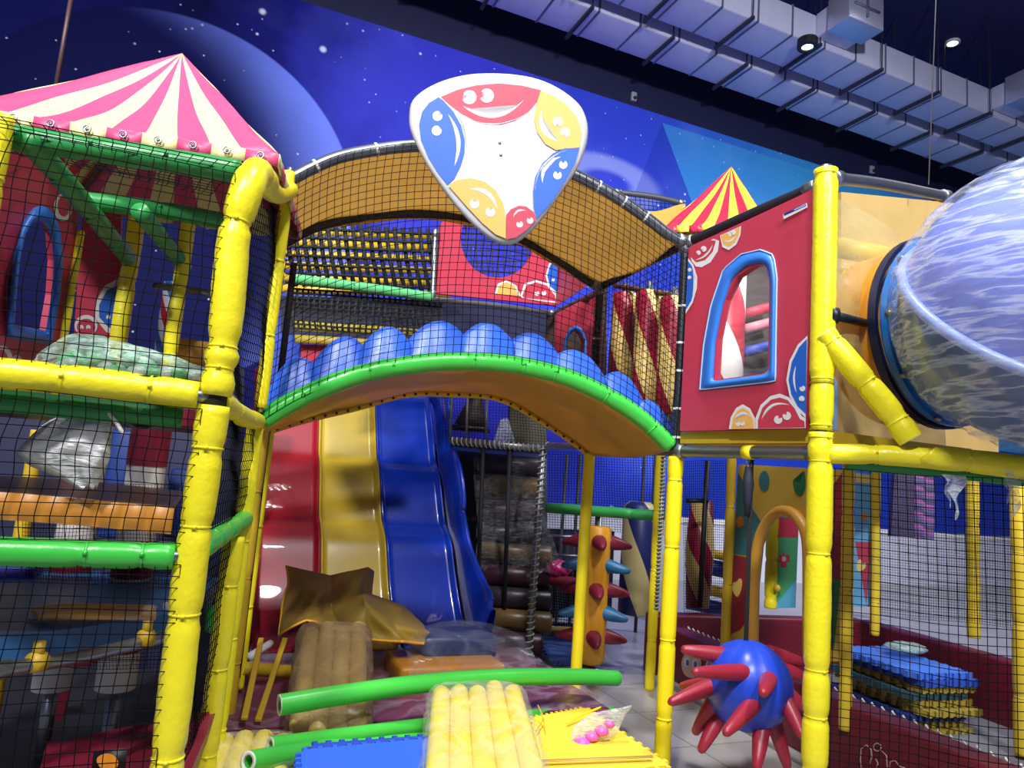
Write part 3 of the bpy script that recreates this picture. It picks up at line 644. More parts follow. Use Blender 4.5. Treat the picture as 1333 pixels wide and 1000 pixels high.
# ------------------------------------------------------------------ big red panel
def zp(x, y, ox=780, oy=180, s=2.382): return (ox+x/s, oy+y/s)
RP = RED_PLANE
def rmap(x, y, off=0.0): return pl(x, y, RP[0], RP[1], .035+off)
t = thing('play_panel', 'large red vinyl panel with blue arched window and printed smiling faces', 'panel', rmap(970, 560))
outer = [zp(x, y) for x, y in ((278, 338), (664, 158), (640, 900), (250, 908))]
inner = spl([(358, 750), (366, 620), (392, 500), (428, 428), (480, 394), (512, 392), (528, 420), (526, 560), (523, 728)], 1)
innerz = [zp(x, y) for x, y in inner]
bm = BM(); bk = Vector((0, 0, 0)); nb = (V2(RP[1])-V2(RP[0])).normalized(); bk = Vector((-nb.y, nb.x, 0))*.04
plate(bm, [rmap(*p) for p in outer], bk, [[rmap(*p) for p in innerz]], 0)
Z = lambda pts: [zp(x, y) for x, y in pts]
it = []
it += [(1, Z([(280, 345), (355, 312), (372, 318), (368, 350), (345, 385), (318, 400), (300, 398), (286, 380)])), (0, Z([(280, 345), (345, 316), (362, 318), (352, 352), (328, 378), (300, 385), (284, 368)]))]
it += [(1, Z(cres((296, 378), (352, 330), 8, 13))), (1, Z(pac(308, 355, 7, 150))), (1, Z(pac(324, 343, 9, 150)))]
it += [(1, Z([(374, 302), (440, 272), (438, 300), (425, 330), (402, 347), (382, 338)])), (3, Z([(376, 303), (436, 275), (432, 302), (420, 324), (401, 337), (384, 328)])), (1, Z(cres((384, 318), (424, 300), 6, 12))), (1, Z(pac(404, 298, 7, 150))), (1, Z(pac(416, 292, 8, 150)))]
it += [(1, Z([(276, 372), (292, 392), (304, 430), (303, 465), (290, 510), (268, 545)])), (2, Z([(275, 380), (287, 396), (298, 432), (297, 462), (286, 503), (269, 532)])), (1, Z(pac(281, 408, 6, 60))), (1, Z(pac(280, 432, 6, 60))), (1, Z(cres((290, 410), (288, 490), -4, -9)))]
it += [(1, Z([(646, 612), (616, 640), (590, 690), (580, 750), (590, 800), (612, 840), (640, 868)])), (2, Z([(644, 622), (620, 648), (597, 695), (587, 750), (596, 795), (616, 832), (641, 856)])), (1, Z(cres((610, 705), (612, 790), 4, 10))), (1, Z(pac(630, 776, 9, 250))), (1, Z(pac(628, 808, 9, 100)))]
it += [(1, Z([(402, 902), (408, 865), (425, 836), (445, 825), (468, 838), (484, 870), (488, 901)])), (3, Z([(410, 902), (415, 868), (428, 846), (445, 836), (463, 846), (477, 872), (480, 901)])), (1, Z(cres((418, 872), (474, 868), -14, -22))), (1, Z(pac(430, 885, 8, 250))), (1, Z(pac(444, 884, 8, 250)))]
it += [(1, Z([(484, 870), (500, 828), (530, 800), (560, 792), (590, 804), (616, 836), (628, 862), (640, 868), (640, 899), (486, 901)])), (0, Z([(492, 875), (506, 836), (532, 811), (560, 804), (584, 812), (606, 838), (622, 870), (636, 878), (638, 897), (492, 900)])), (1, Z(cres((503, 872), (592, 828), -20, -28))), (1, Z(pac(555, 873, 13, 300))), (1, Z(pac(582, 861, 13, 240)))]
it += [(1, Z([(570, 236), (644, 200), (646, 214), (572, 251)])), (6, Z([(572, 234), (640, 203), (641, 210), (573, 241)])), (5, Z([(604, 221), (638, 206), (638, 209), (604, 224)]))]
prints(bm, rmap, it)
obj('panel_sheet', bm, PM, t, smooth=False)
# padded frame: tube-like band around the hole
fo = [zp(x, y) for x, y in spl([(312, 780), (324, 640), (346, 520), (384, 408), (440, 360), (500, 346), (540, 362), (551, 430), (548, 600), (546, 754)], 1)]
def ringmesh(bm, A, B, mapf, o1, mi):
    n = len(A); ca = [mapf(x, y, 0.0) for x, y in A]; cm = [mapf((a[0]*.5+b[0]*.5), (a[1]*.5+b[1]*.5), o1) for a, b in zip(A, B)]; cb = [mapf(x, y, 0.002) for x, y in B]
    cb2 = [mapf(x, y, -.05) for x, y in B]
    vs = [[bm.verts.new(p) for p in L_] for L_ in (ca, cm, cb, cb2)]
    for r in range(3):
        for i in range(n): f = bm.faces.new((vs[r][i], vs[r][(i+1) % n], vs[r+1][(i+1) % n], vs[r+1][i])); f.material_index = mi
def rs2(P, n):
    """resample closed 2-D outline starting at its first point"""
    Q = [Vector((*p, 0)) for p in P]+[Vector((*P[0], 0))]; return [(p.x, p.y) for p in resample(Q, n)[:-1]]
def match(A, m_):  # resample each corner-to-corner run
    return rs2(A, m_)
fi = [zp(x, y) for x, y in spl([(358, 750), (366, 630), (388, 520), (415, 440), (458, 400), (500, 391), (520, 402), (528, 450), (526, 600), (523, 728)], 1)]
bm = BM(); ringmesh(bm, rs2(fo, 60), rs2(fi, 60), rmap, .03, 0); subd(obj('window_frame', bm, FRAMEB, t, label='blue padded window frame'))
bm = BM(); L_ = rs2(fo, 60); tube(bm, [rmap(x, y, .004) for x, y in L_], .004, 6, closed=True); obj('frame_piping', bm, FRAMEL, t)
bm = BM(); poly(bm, [rmap(x, y, -.03) for x, y in fi]); obj('window_film', bm, film('window_pvc', .05, .06, (240, 240, 245), 3, .1), t, label='clear creased window film')
pipe('arch_pipe', 'dark grey pipe rising along the top edge of the red windowed panel', [Vector((P2[0], P2[1], zp2t)), pl(980, 278, *RP), pl(1062, 243, *RP)], .026, mat=MATS['dark_steel'])
# ------------------------------------------------------------------ pick-shaped sign
SG = ((P1[0]+.15, P1[1]-.22), (P2[0]+.0, P2[1]-.24))
def sq(x, y): return (520+x/4, 80+y/4)
def smap(x, y, off=0.0): X, Y = sq(x, y); return pl(X, Y, SG[0], SG[1], off)
so = spl([(50, 290), (60, 220), (100, 170), (170, 125), (260, 90), (370, 67), (490, 62), (610, 70), (720, 92), (820, 135), (900, 190), (950, 245), (978, 320), (980, 400), (960, 480), (920, 570), (860, 660), (790, 760), (720, 850), (660, 910), (610, 945), (565, 955), (510, 945), (450, 910), (380, 850), (300, 765), (220, 660), (140, 540), (80, 420), (55, 350)], 3)
t = thing('sign_board', 'large white pick-shaped padded sign printed with six smiling coloured shapes', 'sign', smap(565, 955))
bm = BM(); C = (530, 440)
def sc(k): return [(C[0]+(x-C[0])*k, C[1]+(y-C[1])*k) for x, y in so]
loops = [(.90, .0), (.955, -.002), (.985, -.012), (1.0, -.03), (.985, -.048), (.94, -.058)]
vs = [[bm.verts.new(smap(x, y, o)) for x, y in sc(k)] for k, o in loops]; n = len(so)
for r in range(len(loops)-1):
    for i in range(n): bm.faces.new((vs[r][i], vs[r][(i+1) % n], vs[r+1][(i+1) % n], vs[r+1][i]))
bm.faces.new(vs[0]); bm.faces.new(vs[-1][::-1])
it = []
it += [(0, [(215, 185), (300, 148), (400, 124), (520, 114), (640, 126), (740, 150), (718, 210), (670, 265), (600, 310), (530, 330), (460, 326), (390, 308), (320, 270), (260, 225)])]
it += [(1, cres((328, 232), (648, 200), 58, 78)), (1, cres((300, 270), (700, 245), 66, 69)), (1, pac(364, 186, 37, 190)), (1, pac(455, 178, 37, 190))]
it += [(2, [(204, 186), (230, 205), (280, 260), (320, 330), (340, 410), (338, 480), (318, 545), (285, 610), (250, 643), (200, 580), (150, 500), (112, 410), (102, 330), (118, 262), (155, 215)]), (1, cres((252, 272), (286, 545), -26, -48)), (1, pac(198, 284, 26, 320)), (1, pac(194, 360, 26, 320)), (1, cres((246, 222), (322, 540), -66, -69))]
it += [(3, [(736, 152), (800, 178), (870, 225), (925, 290), (950, 370), (938, 448), (880, 452), (815, 462), (760, 430), (718, 370), (702, 300), (712, 225)]), (1, cres((740, 250), (830, 418), 26, 52)), (1, pac(824, 314, 26, 95)), (1, pac(862, 370, 26, 110))]
it += [(2, [(938, 450), (860, 452), (800, 478), (745, 530), (708, 600), (696, 680), (700, 760), (714, 820), (790, 735), (860, 630), (915, 530)]), (1, cres((745, 635), (842, 496), -26, -50)), (1, pac(853, 537, 22, 270)), (1, pac(823, 592, 22, 280)), (1, cres((706, 680), (880, 460), -52, -55))]
it += [(3, [(254, 645), (300, 618), (370, 608), (440, 625), (500, 670), (540, 740), (554, 820), (554, 922), (500, 900), (430, 840), (350, 755)]), (1, cres((360, 664), (510, 770), -28, -50)), (1, pac(391, 740, 25, 280)), (1, pac(473, 784, 25, 280))]
it += [(0, [(556, 926), (556, 800), (580, 770), (620, 752), (660, 755), (700, 785), (714, 825), (660, 880), (605, 918)]), (1, cres((592, 812), (660, 778), -14, -24)), (1, pac(626, 848, 17, 260)), (1, pac(680, 828, 17, 260))]
prints(bm, smap, it)
obj('board', bm, [RED, WPRT, BLUE, GOLD, CREAM], t, smooth=False)
b_ = t.children[0].data
for p in b_.polygons[:n*(len(loops)-1)+2]: p.material_index = 4; p.use_smooth = True
for x, y in ((522, 424), (528, 487)):
    b2 = BM(); c = smap(x, y, .0); nrm = (EYEV-c).normalized(); tube(b2, [c-nrm*.003, c+nrm*.005], .007, 12); tube(b2, [c+nrm*.005, c+nrm*.007], .003, 8); obj('button', b2, M('button_grey', (150, 152, 150), .4, .6), t)
b2 = BM(); c = smap(500, 300, -.06); tube(b2, [c, c+VV*.18-ZZ*.02], .02, 10); obj('mounting_bracket', b2, STEEL, t)
# ------------------------------------------------------------------ cloud skirt
SC = [((343, 532), (408, 478), (372, 474)), ((396, 497), (474, 458), (446, 443)), ((466, 466), (534, 452), (503, 428)), ((530, 450), (606, 444), (572, 420)), ((600, 446), (668, 450), (632, 422)),
      ((662, 452), (728, 468), (694, 436)), ((722, 468), (788, 498), (758, 460)), ((782, 500), (838, 530), (812, 488)), ((828, 532), (876, 566), (852, 526))]
t = thing('cloud_skirt', 'row of blue plastic scallops standing along the green arch behind the net', 'skirt', AR[30])
for k, (a, b, p) in enumerate(SC):
    bm = BM(); off = -.10 - .02*(k % 2)
    def sf(u, v, a=a, b=b, p=p, off=off):
        # quadratic Bezier through the peak; bottom hidden behind the arch tube
        bz = .5*(a[1]+b[1])-p[1]
        x = a[0]+(b[0]-a[0])*u+(p[0]-.5*(a[0]+b[0]))*math.sin(PI*u)*.4; y = a[1]+(b[1]-a[1])*u-bz*math.sin(PI*u)**.75
        xb = a[0]+(b[0]-a[0])*u; i = max(0, min(1, (xb-340)/532))
        yb = None
        for q in range(len(ARCH)-1):
            if ARCH[q][0] <= xb <= ARCH[q+1][0]: yb = ARCH[q][1]+(ARCH[q+1][1]-ARCH[q][1])*(xb-ARCH[q][0])/(ARCH[q+1][0]-ARCH[q][0])
        if yb is None: yb = 575 if xb > 600 else 546
        bl = .016*math.sin(PI*u)*math.sin(PI*(.25+.6*v))
        return pl(xb+(x-xb)*v, yb+6+(y-yb-6)*v, FAC[0], FAC[1], off+bl-.06*v)
    sheet(bm, sf, 16, 10); thicken(obj('scallop', bm, CBLU, t), .02, 0)
    b2 = BM(); tube(b2, [sf(i/16, 1.0) for i in range(17)], .009, 8); obj('scallop_rim', b2, CBLU, t)
# ================================================================== left tower contents
def tent(name, label, e0, e1, apex_px, apexY, depth, stripes, cols, sag=.06, eyelets=True):
    """square tent roof: front eave e0-e1, apex over the middle"""
    dirv = (e1-e0); w = dirv.length; d = dirv.normalized(); bk = Vector((-d.y, d.x, 0)).normalized()*depth
    c = [e0, e1, e1+bk, e0+bk]; ap = at(apex_px[0], apex_px[1], apexY)
    t = thing(name, label, 'tent roof', Vector((c[0]+c[2])*.5))
    bm = BM()
    for s in range(4):
        a, b = c[s], c[(s+1) % 4]
        for k in range(stripes):
            u0, u1 = k/stripes, (k+1)/stripes
            def f(u, v, u0=u0, u1=u1, a=a, b=b):
                uu = u0+(u1-u0)*u; base = a.lerp(b, uu); p = base.lerp(ap, v); cr_ = 4*uu*(1-uu)
                return p-ZZ*(sag*4*v*(1-v)*cr_)+ZZ*.008*math.sin(uu*40+v*11+s)*(1-v)
            sheet(bm, f, 3, 14, mi=(k+s*stripes) % 2)
    bmesh.ops.remove_doubles(bm, verts=bm.verts[:], dist=.0008)
    o = obj('roof_sheet', bm, cols, t); thicken(o, .006)
    bm = BM()
    for s in range(4):
        a, b = c[s], c[(s+1) % 4]
        for k in range(stripes):
            u0, u1 = k/stripes, (k+1)/stripes
            def f(u, v, u0=u0, u1=u1, a=a, b=b):
                p = a.lerp(b, u0+(u1-u0)*u); return p+ZZ*(.012-.05*v+.004*math.sin(60*(u0+u/stripes)))+(p-ap).normalized()*.006
            sheet(bm, f, 3, 2, mi=(k+s*stripes) % 2)
    thicken(obj('valance', bm, cols, t), .005)
    if eyelets:
        for k in range(stripes):
            p = c[0].lerp(c[1], (k+.5)/stripes)-ZZ*.014-bk.normalized()*.018; b2 = BM()
            nv = bk.normalized(); tube(b2, [p-nv*.001+(nv.orthogonal()*math.cos(q)+nv.cross(nv.orthogonal())*math.sin(q))*.009 for q in [2*PI*i/12 for i in range(12)]], .003, 6, closed=True); tube(b2, [p, p-nv*.001], .006, 8); obj('eyelet', b2, STEEL, t)
    for s in range(4):
        bm = BM(); tube(bm, [c[s].lerp(ap, .04)-ZZ*.06, ap-ZZ*.08], .014, 8); obj('ridge_pole', bm, BROWN, t)
    return t, c, ap
TENT = [M('tent_pink', (212, 80, 124), .45, bump=.3, bscale=5, var=.06, transl=.15), M('tent_cream', (232, 226, 160), .45, bump=.3, bscale=5, var=.05, transl=.15)]
ea, eb = at(-52, 140, 2.4), at(362, 204, 2.6); eb.z = ea.z = (ea.z+eb.z)/2
t_, c_, ap_ = tent('tent_roof', 'pink and cream striped tent roof over the left tower', ea, eb, (237, 70), 2.95, .9, 9, [TENT[0], TENT[1]])
# red panels on the left
SL_ = (gx(55, 2.0), gx(165, 3.15))
def lmap(x, y, off=0.0): return pl(x, y, SL_[0], SL_[1], -off)
t = thing('play_panel', 'red vinyl side panel with blue window at far left behind the net', 'panel', pl(60, 480, *SL_))
SL2 = ((-1.62, 1.9), (-1.82, 2.95))
def lmap(x, y, off=0.0): return pl(x, y, SL2[0], SL2[1], off)
op = [(-30, 170), (105, 265), (92, 300), (86, 492), (130, 520), (-30, 488)]
op = [(-30, 190), (40, 190), (104, 262), (84, 505), (-30, 478)]
ho = [(12, 432), (16, 380), (22, 330), (30, 298), (42, 280), (54, 275), (66, 284), (74, 305), (77, 340), (74, 385), (64, 442)]
bm = BM(); nn_ = Vector((-1, -.19, 0)).normalized(); plate(bm, [lmap(*p) for p in op], nn_*.04, [[lmap(*p) for p in ho]], 0)
it = [(1, polar(3, 470, 14, 20)), (0, polar(1, 471, 10, 16)), (1, polar(22, 474, 8, 12)), (3, polar(22, 475, 6, 10)), (1, polar(82, 270, 12, 18)), (0, polar(83, 268, 8, 14))]
prints(bm, lmap, it); obj('panel_sheet', bm, PM, t, smooth=False)
hi_ = [(x+(36-x)*.0, y) for x, y in ho]; bm = BM(); A_ = [(44+(x-44)*1.16, 362+(y-362)*1.1) for x, y in ho]; B_ = [(44+(x-44)*.78, 362+(y-362)*.86) for x, y in ho]
ringmesh(bm, rs2(A_, 48), rs2(B_, 48), lmap, .03, 0); obj('window_frame', bm, FRAMEB, t, label='blue padded window frame')
PB = (gx(105, 3.2), gx(160, 3.3))
def bmap(x, y, off=0.0): return pl(x, y, PB[0], PB[1], off)
t = thing('play_panel', 'red vinyl panel with white edged blue face between yellow inner posts', 'panel', bmap(130, 432))
bm = BM(); plate(bm, [bmap(*p) for p in ((108, 262), (158, 268), (156, 440), (96, 436))], VV*.04)
prints(bm, bmap, [(1, [(156, 362), (136, 372), (124, 395), (124, 415), (138, 432), (155, 438)]), (2, [(156, 370), (139, 378), (129, 397), (129, 413), (141, 426), (155, 432)]), (1, pac(141, 413, 3, 90)), (1, pac(149, 412, 3, 90)), (1, polar(112, 424, 15, 14)), (0, polar(112, 426, 12, 11)), (1, pac(106, 426, 3, 90)), (1, pac(115, 426, 3, 90)), (6, [(115, 265), (145, 269), (145, 273), (115, 269)])])
obj('panel_sheet', bm, PM, t, smooth=False)
c = at(213, 468, 3.6); bm = BM(); tube(bm, [c, c+ZZ*.1, c+ZZ*.4], .05, 20)
solid('striped_roller', bm, spiral('roller_rbw', [(200, 40, 60), (235, 235, 240), (60, 120, 200), (235, 235, 240)], 2, 3.0), 'red white and blue spiral roller behind the green ball bag', 'roller', origin=c)
pipe('cross_pipe', 'short grey pipe in front of the spiral roller inside left tower', [at(200, 372, 3.3), at(275, 382, 3.35)], .016, ends=False)
pa_, pb_ = at(260, 440, 3.6), at(262, 380, 3.6)
bm = BM(); box(bm, at(255, 462, 3.3), .2, .2, .12, UU, VV, ZZ, bev=.04); solid('cushion', bm, AMB, 'amber cushion right of the green ball bag inside tower', 'cushion')
# bag of green and clear balls
def blob(fn_r, c, rx, ry, rz, nu=40, nv=22, seed=0):
    bm = BM(); rnd = random.Random(seed); ph = [rnd.uniform(0, 6) for _ in range(6)]
    def f(u, v):
        a = 2*PI*u; b = PI*(v-.5); n_ = 1+fn_r*(math.sin(5*a+ph[0]+3*b)*math.cos(4*b+ph[1])+.6*math.sin(9*a+ph[2])*math.sin(7*b+ph[3])+.4*math.sin(15*a+11*b+ph[4]))
        return Vector(c)+UU*(rx*n_*math.cos(a)*math.cos(b))+VV*(ry*n_*math.sin(a)*math.cos(b))+ZZ*(rz*n_*math.sin(b))
    sheet(bm, f, nu, nv, closed_u=True); bmesh.ops.remove_doubles(bm, verts=bm.verts[:], dist=1e-4); return bm
t = thing('ball_bag', 'clear bag full of pale green play balls on the upper deck', 'bag', at(150, 498, 2.45))
GBM = film('green_bag', .22, .4, (205, 238, 218), 9, .25)
c0 = at(150, 470, 2.45); bm = BM()
def bagf(u, v):
    a = 2*PI*u; k = v; p = at(52+k*225, 0, 2.45); x = 52+k*222
    top = 438 + 46*max(0, (x-110)/165)**1.3 + (26*((110-x)/58)**2 if x < 110 else 0); bot = 500-6*k
    if x < 62: bot = 490
    mid, hh = (top+bot)/2, (bot-top)/2+1
    w = .16*math.sin(PI*min(1, max(.02, k*.9+.1)))**.5
    n_ = 1+.08*math.sin(7*a+9*k)+.06*math.sin(13*a-21*k)
    q = at(x, mid-hh*n_*math.sin(a), 2.42); return q+VV*(w*n_*math.cos(a))
sheet(bm, lambda u, v: bagf(v, u), 34, 26); obj('bag_film', bm, GBM, t)
gm = [M('ball_green', (90, 190, 120), .4), M('ball_clear', (205, 225, 215), .35), M('ball_mint', (150, 210, 175), .4)]
rb = random.Random(3)
for k in range(64):
    x = rb.uniform(68, 255); top = 446 + 46*max(0, (x-110)/165)**1.3; y = rb.uniform(top+10, 494) if top < 482 else 490
    bm = BM(); bmesh.ops.create_icosphere(bm, subdivisions=2, radius=.028, matrix=Matrix.Translation(at(x, y, 2.42+rb.uniform(-.08, .08)))); obj('ball', bm, gm[k % 3], t)
bm = BM(); plate(bm, [Vector((PA[0], PA[1], 1.63))+UU*a+VV*b for a, b in ((-1.15, .12), (-.04, .12), (-.04, .95), (-1.15, .95))], ZZ*-.05); solid('deck_pad', bm, MAR, 'maroon padded deck carrying the bag of green balls', 'deck', smooth=False)
# hanging clear bag
CBAG = film('sack_film', .85, .15, (225, 226, 228), 12, .3)
bm = BM()
def sack(u, v):
    a = 2*PI*u; prof = [(80, 148, 531), (66, 147, 545), (48, 146, 562), (30, 145, 580), (22, 144, 592), (38, 140, 605), (72, 132, 618), (104, 126, 634)]
    i = min(6, int(v*7)); f = v*7-i; l = prof[i][0]*(1-f)+prof[i+1][0]*f; r = prof[i][1]*(1-f)+prof[i+1][1]*f; y = prof[i][2]*(1-f)+prof[i+1][2]*f
    x = (l+r)/2+(r-l)/2*math.cos(a); w = .06*math.sin(PI*(.12+.8*v))
    return at(x, y+3*math.sin(5*a), 2.03)+VV*(w*math.sin(a)*(1+.15*math.sin(6*a+9*v)))
t = thing('clear_bag', 'limp clear plastic bag hanging below the yellow beam behind the net', 'bag', at(100, 634, 2.03))
sheet(bm, sack, 40, 28, closed_u=True); obj('bag_film', bm, CBAG, t)
bm = BM(); tube(bm, smooth_path([at(140, 536, 1.98), at(150, 548, 1.98), at(161, 566, 1.98)], .02), .006, 6); obj('tie_tail', bm, WHITE, t)
bm = BM()
sheet(bm, lambda u, v: at(150+75*u, 532+(24*math.sin(PI*u)+3)*v, 2.35)+VV*.05*math.sin(PI*v), 16, 8); thicken(solid('clear_bag', bm, CBAG, 'small clear bag edge drooping under yellow beam beside the hanging sack', 'bag'), .003)
# columns
COLM = [M('column_white', (214, 208, 205), .45), M('column_maroon', (126, 26, 50), .45)]
for px, Y, lab in ((108, 3.5, 'white and maroon padded column nearer the far left'), (186, 3.4, 'white and maroon padded column beside the front left post')):
    g = gx(px+8, Y); t = thing('padded_column', lab, 'column', Vector((g[0], g[1], .3)), 'padded columns under the left tower')
    z_ = lambda y: 1.5-(y-hor(px))*Y/924
    for y0, y1, mi in ((880, 835, 0), (835, 790, 1), (790, 745, 0), (745, 700, 1), (700, 606, 0), (606, 560, 1), (560, 530, 0)):
        bm = BM(); tube(bm, [Vector((g[0], g[1], z_(y0))), Vector((g[0], g[1], z_(y1)))], .088 if mi else .084, 24); obj('column_band', bm, COLM[mi], t, flat_angle=40)
    bm = BM(); tube(bm, [Vector((g[0], g[1], 0)), Vector((g[0], g[1], .4))], .03, 12); obj('column_core', bm, STEEL, t)
# decks
OR = M('orange_pad', (206, 140, 56), .35, bump=.2, bscale=12)
t = thing('round_deck', 'orange padded deck with tufted front above green beam at left', 'deck', lf(.6, 1.23, -.3))
bm = BM(); fr = [lf(d_, 1.25, -.12-.05*math.sin(PI*d_/1.1)) for d_ in [i/24*1.15+.07 for i in range(25)]]
zt_ = 1.335
def dk(u, v):
    i = u*24; k = min(23, int(i)); f = i-k; p = fr[k].lerp(fr[k+1], f); q = p+VV*(v*1.05); q.z = zt_-.0+.02*math.sin(PI*u); return q
sheet(bm, dk, 24, 10); obj('deck_top', bm, M('deck_brown', (140, 104, 50), .35, bump=.1), t)
bm = BM()
def dfr(u, v):
    p = dk(u, 0).copy(); b = abs(math.sin(u*PI*17))**.5; return p-ZZ*(.075*v)-VV*(.012*b*math.sin(PI*v)+.01)
sheet(bm, dfr, 170, 6); obj('tufted_edge', bm, OR, t)
bm = BM(); BD = M('blue_deck', (46, 104, 160), .45, bump=.1, bscale=8)
t = thing('sloping_deck', 'dusty blue padded deck below the green beam at left', 'deck', at(120, 840, 2.2))
pts = [atz(-60, 838, .90), atz(120, 815, .90), atz(262, 792, .90), atz(285, 752, .9), atz(150, 745, .9), atz(-60, 742, .9)]
plate(bm, pts, ZZ*-.075); obj('deck_pad', bm, BD, t, flat_angle=40)
pipe('rail_pipe', 'grey steel pipe with yellow clips below the blue deck', [at(-20, 876, 1.95), at(100, 856, 2.15), at(180, 838, 2.35), at(240, 822, 2.5)], .02)
for px, py, Y, lab in ((48, 862, 2.05, 'yellow clip on grey rail under blue deck, further left'), (190, 831, 2.36, 'yellow clip on grey rail near the front left post')):
    a = at(px, py, Y); d = (at(px+20, py-3, Y+.05)-a).normalized(); bm = BM(); tube(bm, [a-d*.018, a+d*.018], .027, 14); tube(bm, [a+ZZ*.02, a+ZZ*.055], .016, 8); solid('pipe_clip', bm, OCH, lab, 'clip')
t = thing('wrapped_rods', 'film wrapped pale orange rods lying on the blue deck', 'rods', at(120, 805, 2.5))
for k in range(4):
    bm = BM(); tube(bm, smooth_path([at(44+3*k, 794+k*3.5, 2.55-.03*k), at(90, 791+k*3.5, 2.55-.03*k), at(150, 792+k*3.2, 2.6-.03*k), at(200+k, 793+k*3, 2.65-.03*k)], .04), .014, 10); obj('rod', bm, M('rod_orange', (230, 180, 100), .4), t)
bm = BM(); sheet(bm, lambda u, v: at(40+164*v, 798-8*math.sin(2*PI*u)*(1+.15*math.sin(9*v)), 2.55)+VV*.06*math.cos(2*PI*u), 16, 24, closed_u=True); obj('film_wrap', bm, FILMD, t)
bm = BM(); box(bm, at(222, 789, 2.6), .05, .03, .025, UU, VV, ZZ, bev=.008); solid('foam_offcut', bm, WHITE, 'small white foam offcut on blue deck beside wrapped rods', 'offcut')
bm = BM(); box(bm, at(280, 806, 2.75), .07, .06, .1, UU, VV, ZZ, bev=.02); solid('foam_bracket', bm, GRN, 'green foam end cap between the yellow posts beside blue deck', 'bracket')
# maroon ramp and floor pads of the left tower
bm = BM(); plate(bm, [at(60, 968, 2.3), at(245, 930, 2.6), at(282, 925, 2.75), at(246, 1010, 2.2), at(235, 1050, 2.1), at(40, 1050, 2.0)], VV*.12-ZZ*.1)
solid('ramp_pad', bm, MAR, 'maroon wedge pad at the foot of the left tower', 'pad', smooth=False)
t = thing('sticker', 'black sticker with orange mark on the maroon wedge pad', 'sticker', at(142, 1000, 2.15))
bm = BM(); poly(bm, [at(x, y, 2.13) for x, y in ((122, 978), (166, 974), (162, 1012), (118, 1014))]); thicken(obj('sticker_sheet', bm, BLK, t), .002)
bm = BM(); sheet(bm, lambda u, v: at(140+14*v*math.cos(2*PI*u)*(1+.1*math.sin(4*PI*u)), 992+11*v*math.sin(2*PI*u), 2.12), 20, 3, closed_u=True); obj('orange_mark', bm, M('mark_orange', (240, 150, 40), .5), t)
bm = BM(); plate(bm, [atz(-60, 1060, .05), atz(262, 1060, .05), atz(300, 905, .05), atz(320, 872, .05), atz(-90, 850, .05)], ZZ*-.05); solid('floor_pad', bm, DARK, 'charcoal floor pad inside the foot of left tower', 'pad', smooth=False)  # far edge stretched back so the lit floor behind stays dark
bm = BM(); plate(bm, plp([(-80, 480), (318, 480), (318, 880), (-80, 930)], (gx(-80, 4.7), gx(345, 5.1))), VV*.05); solid('shade_backdrop', bm, DKB, 'dark navy backdrop added for the unlit back of left tower', 'panel', smooth=False)  # added backdrop standing in for shade, keeps the tower's back dark
bm = BM(); plate(bm, plp([(60, 910), (135, 800), (135, 862), (98, 870), (75, 960)], (gx(60, 3.9), gx(140, 4.0))), VV*.05); solid('slope_panel', bm, MAR, 'dim maroon sloping panel behind grey rail pipe', 'panel', smooth=False)
bm = BM(); box(bm, at(14, 748, 3.3), .22, .2, .1, UU, VV, ZZ, bev=.02); solid('foam_block', bm, M('violet_pad', (70, 70, 190), .5), 'small violet blue foam block at far left behind the nets', 'block')
for x, y0, y1, lab in ((152, 560, 700, 'blue padded strip between the two columns'), (232, 610, 700, 'blue padded strip right of the columns behind the net')):
    a, b = at(x, y1, 4.2), at(x, y0, 4.2); bm = BM(); box(bm, (a+b)/2, .12, .06, (b-a).length, bev=.02); solid('padded_strip', bm, M('strip_blue', (26, 52, 120), .5), lab, 'pad')
# nets of the left tower
def quad(a, b, c, d): return lambda u, v: a.lerp(b, u).lerp(d.lerp(c, u), v)
zl = lambda y, x=20: 0
net('safety_net', 'black square mesh net above the yellow beam at front left', quad(lf(1.2, 1.70, .03), lf(.02, 1.70, .03), lf(.02, 2.33, .03), lf(1.2, 2.30, .03)), 36, 19, .0016, bulge=.02)
net('safety_net', 'black square mesh net between yellow beam and green beam at left', quad(lf(1.2, 1.25, .03), lf(.02, 1.25, .03), lf(.02, 1.63, .03), lf(1.2, 1.63, .03)), 36, 12, .0016, bulge=.02)
net('safety_net', 'black square mesh net below the green beam at left', quad(lf(1.25, .05, .03), lf(.02, .05, .03), lf(.02, 1.2, .03), lf(1.25, 1.2, .03)), 38, 36, .0016, bulge=.03)
net('safety_net', 'dense looking side net between front left post and the bay', quad(sd(.04, 1.70), sd(.97, 1.70), sd(.97, 2.62), sd(.04, 2.32)), 28, 24, .002, bulge=.01)
net('safety_net', 'side net below the short yellow beam beside the posts', quad(sd(.04, 1.27), sd(.97, 1.27), sd(.97, 1.63), sd(.04, 1.63)), 28, 10, .002)
net('safety_net', 'lowest side net beside the yellow posts over the maroon pad', quad(sd(.04, .5), sd(.8, .5), sd(.8, 1.2), sd(.04, 1.2)), 24, 20, .0018)
net('safety_net', 'net roof draped over the top green beam of left tower', quad(lf(1.2, 2.33, .03), lf(.02, 2.36, .03), lf(.1, 2.43, -.5), lf(1.2, 2.43, -.5)), 36, 12, .0016)
net('inner_net', 'fine net in front of the white columns under the left deck', plq := (lambda u, v: pl(30+215*u, 870-240*v, gx(30, 3.2), gx(245, 3.25))), 52, 50, .0013)
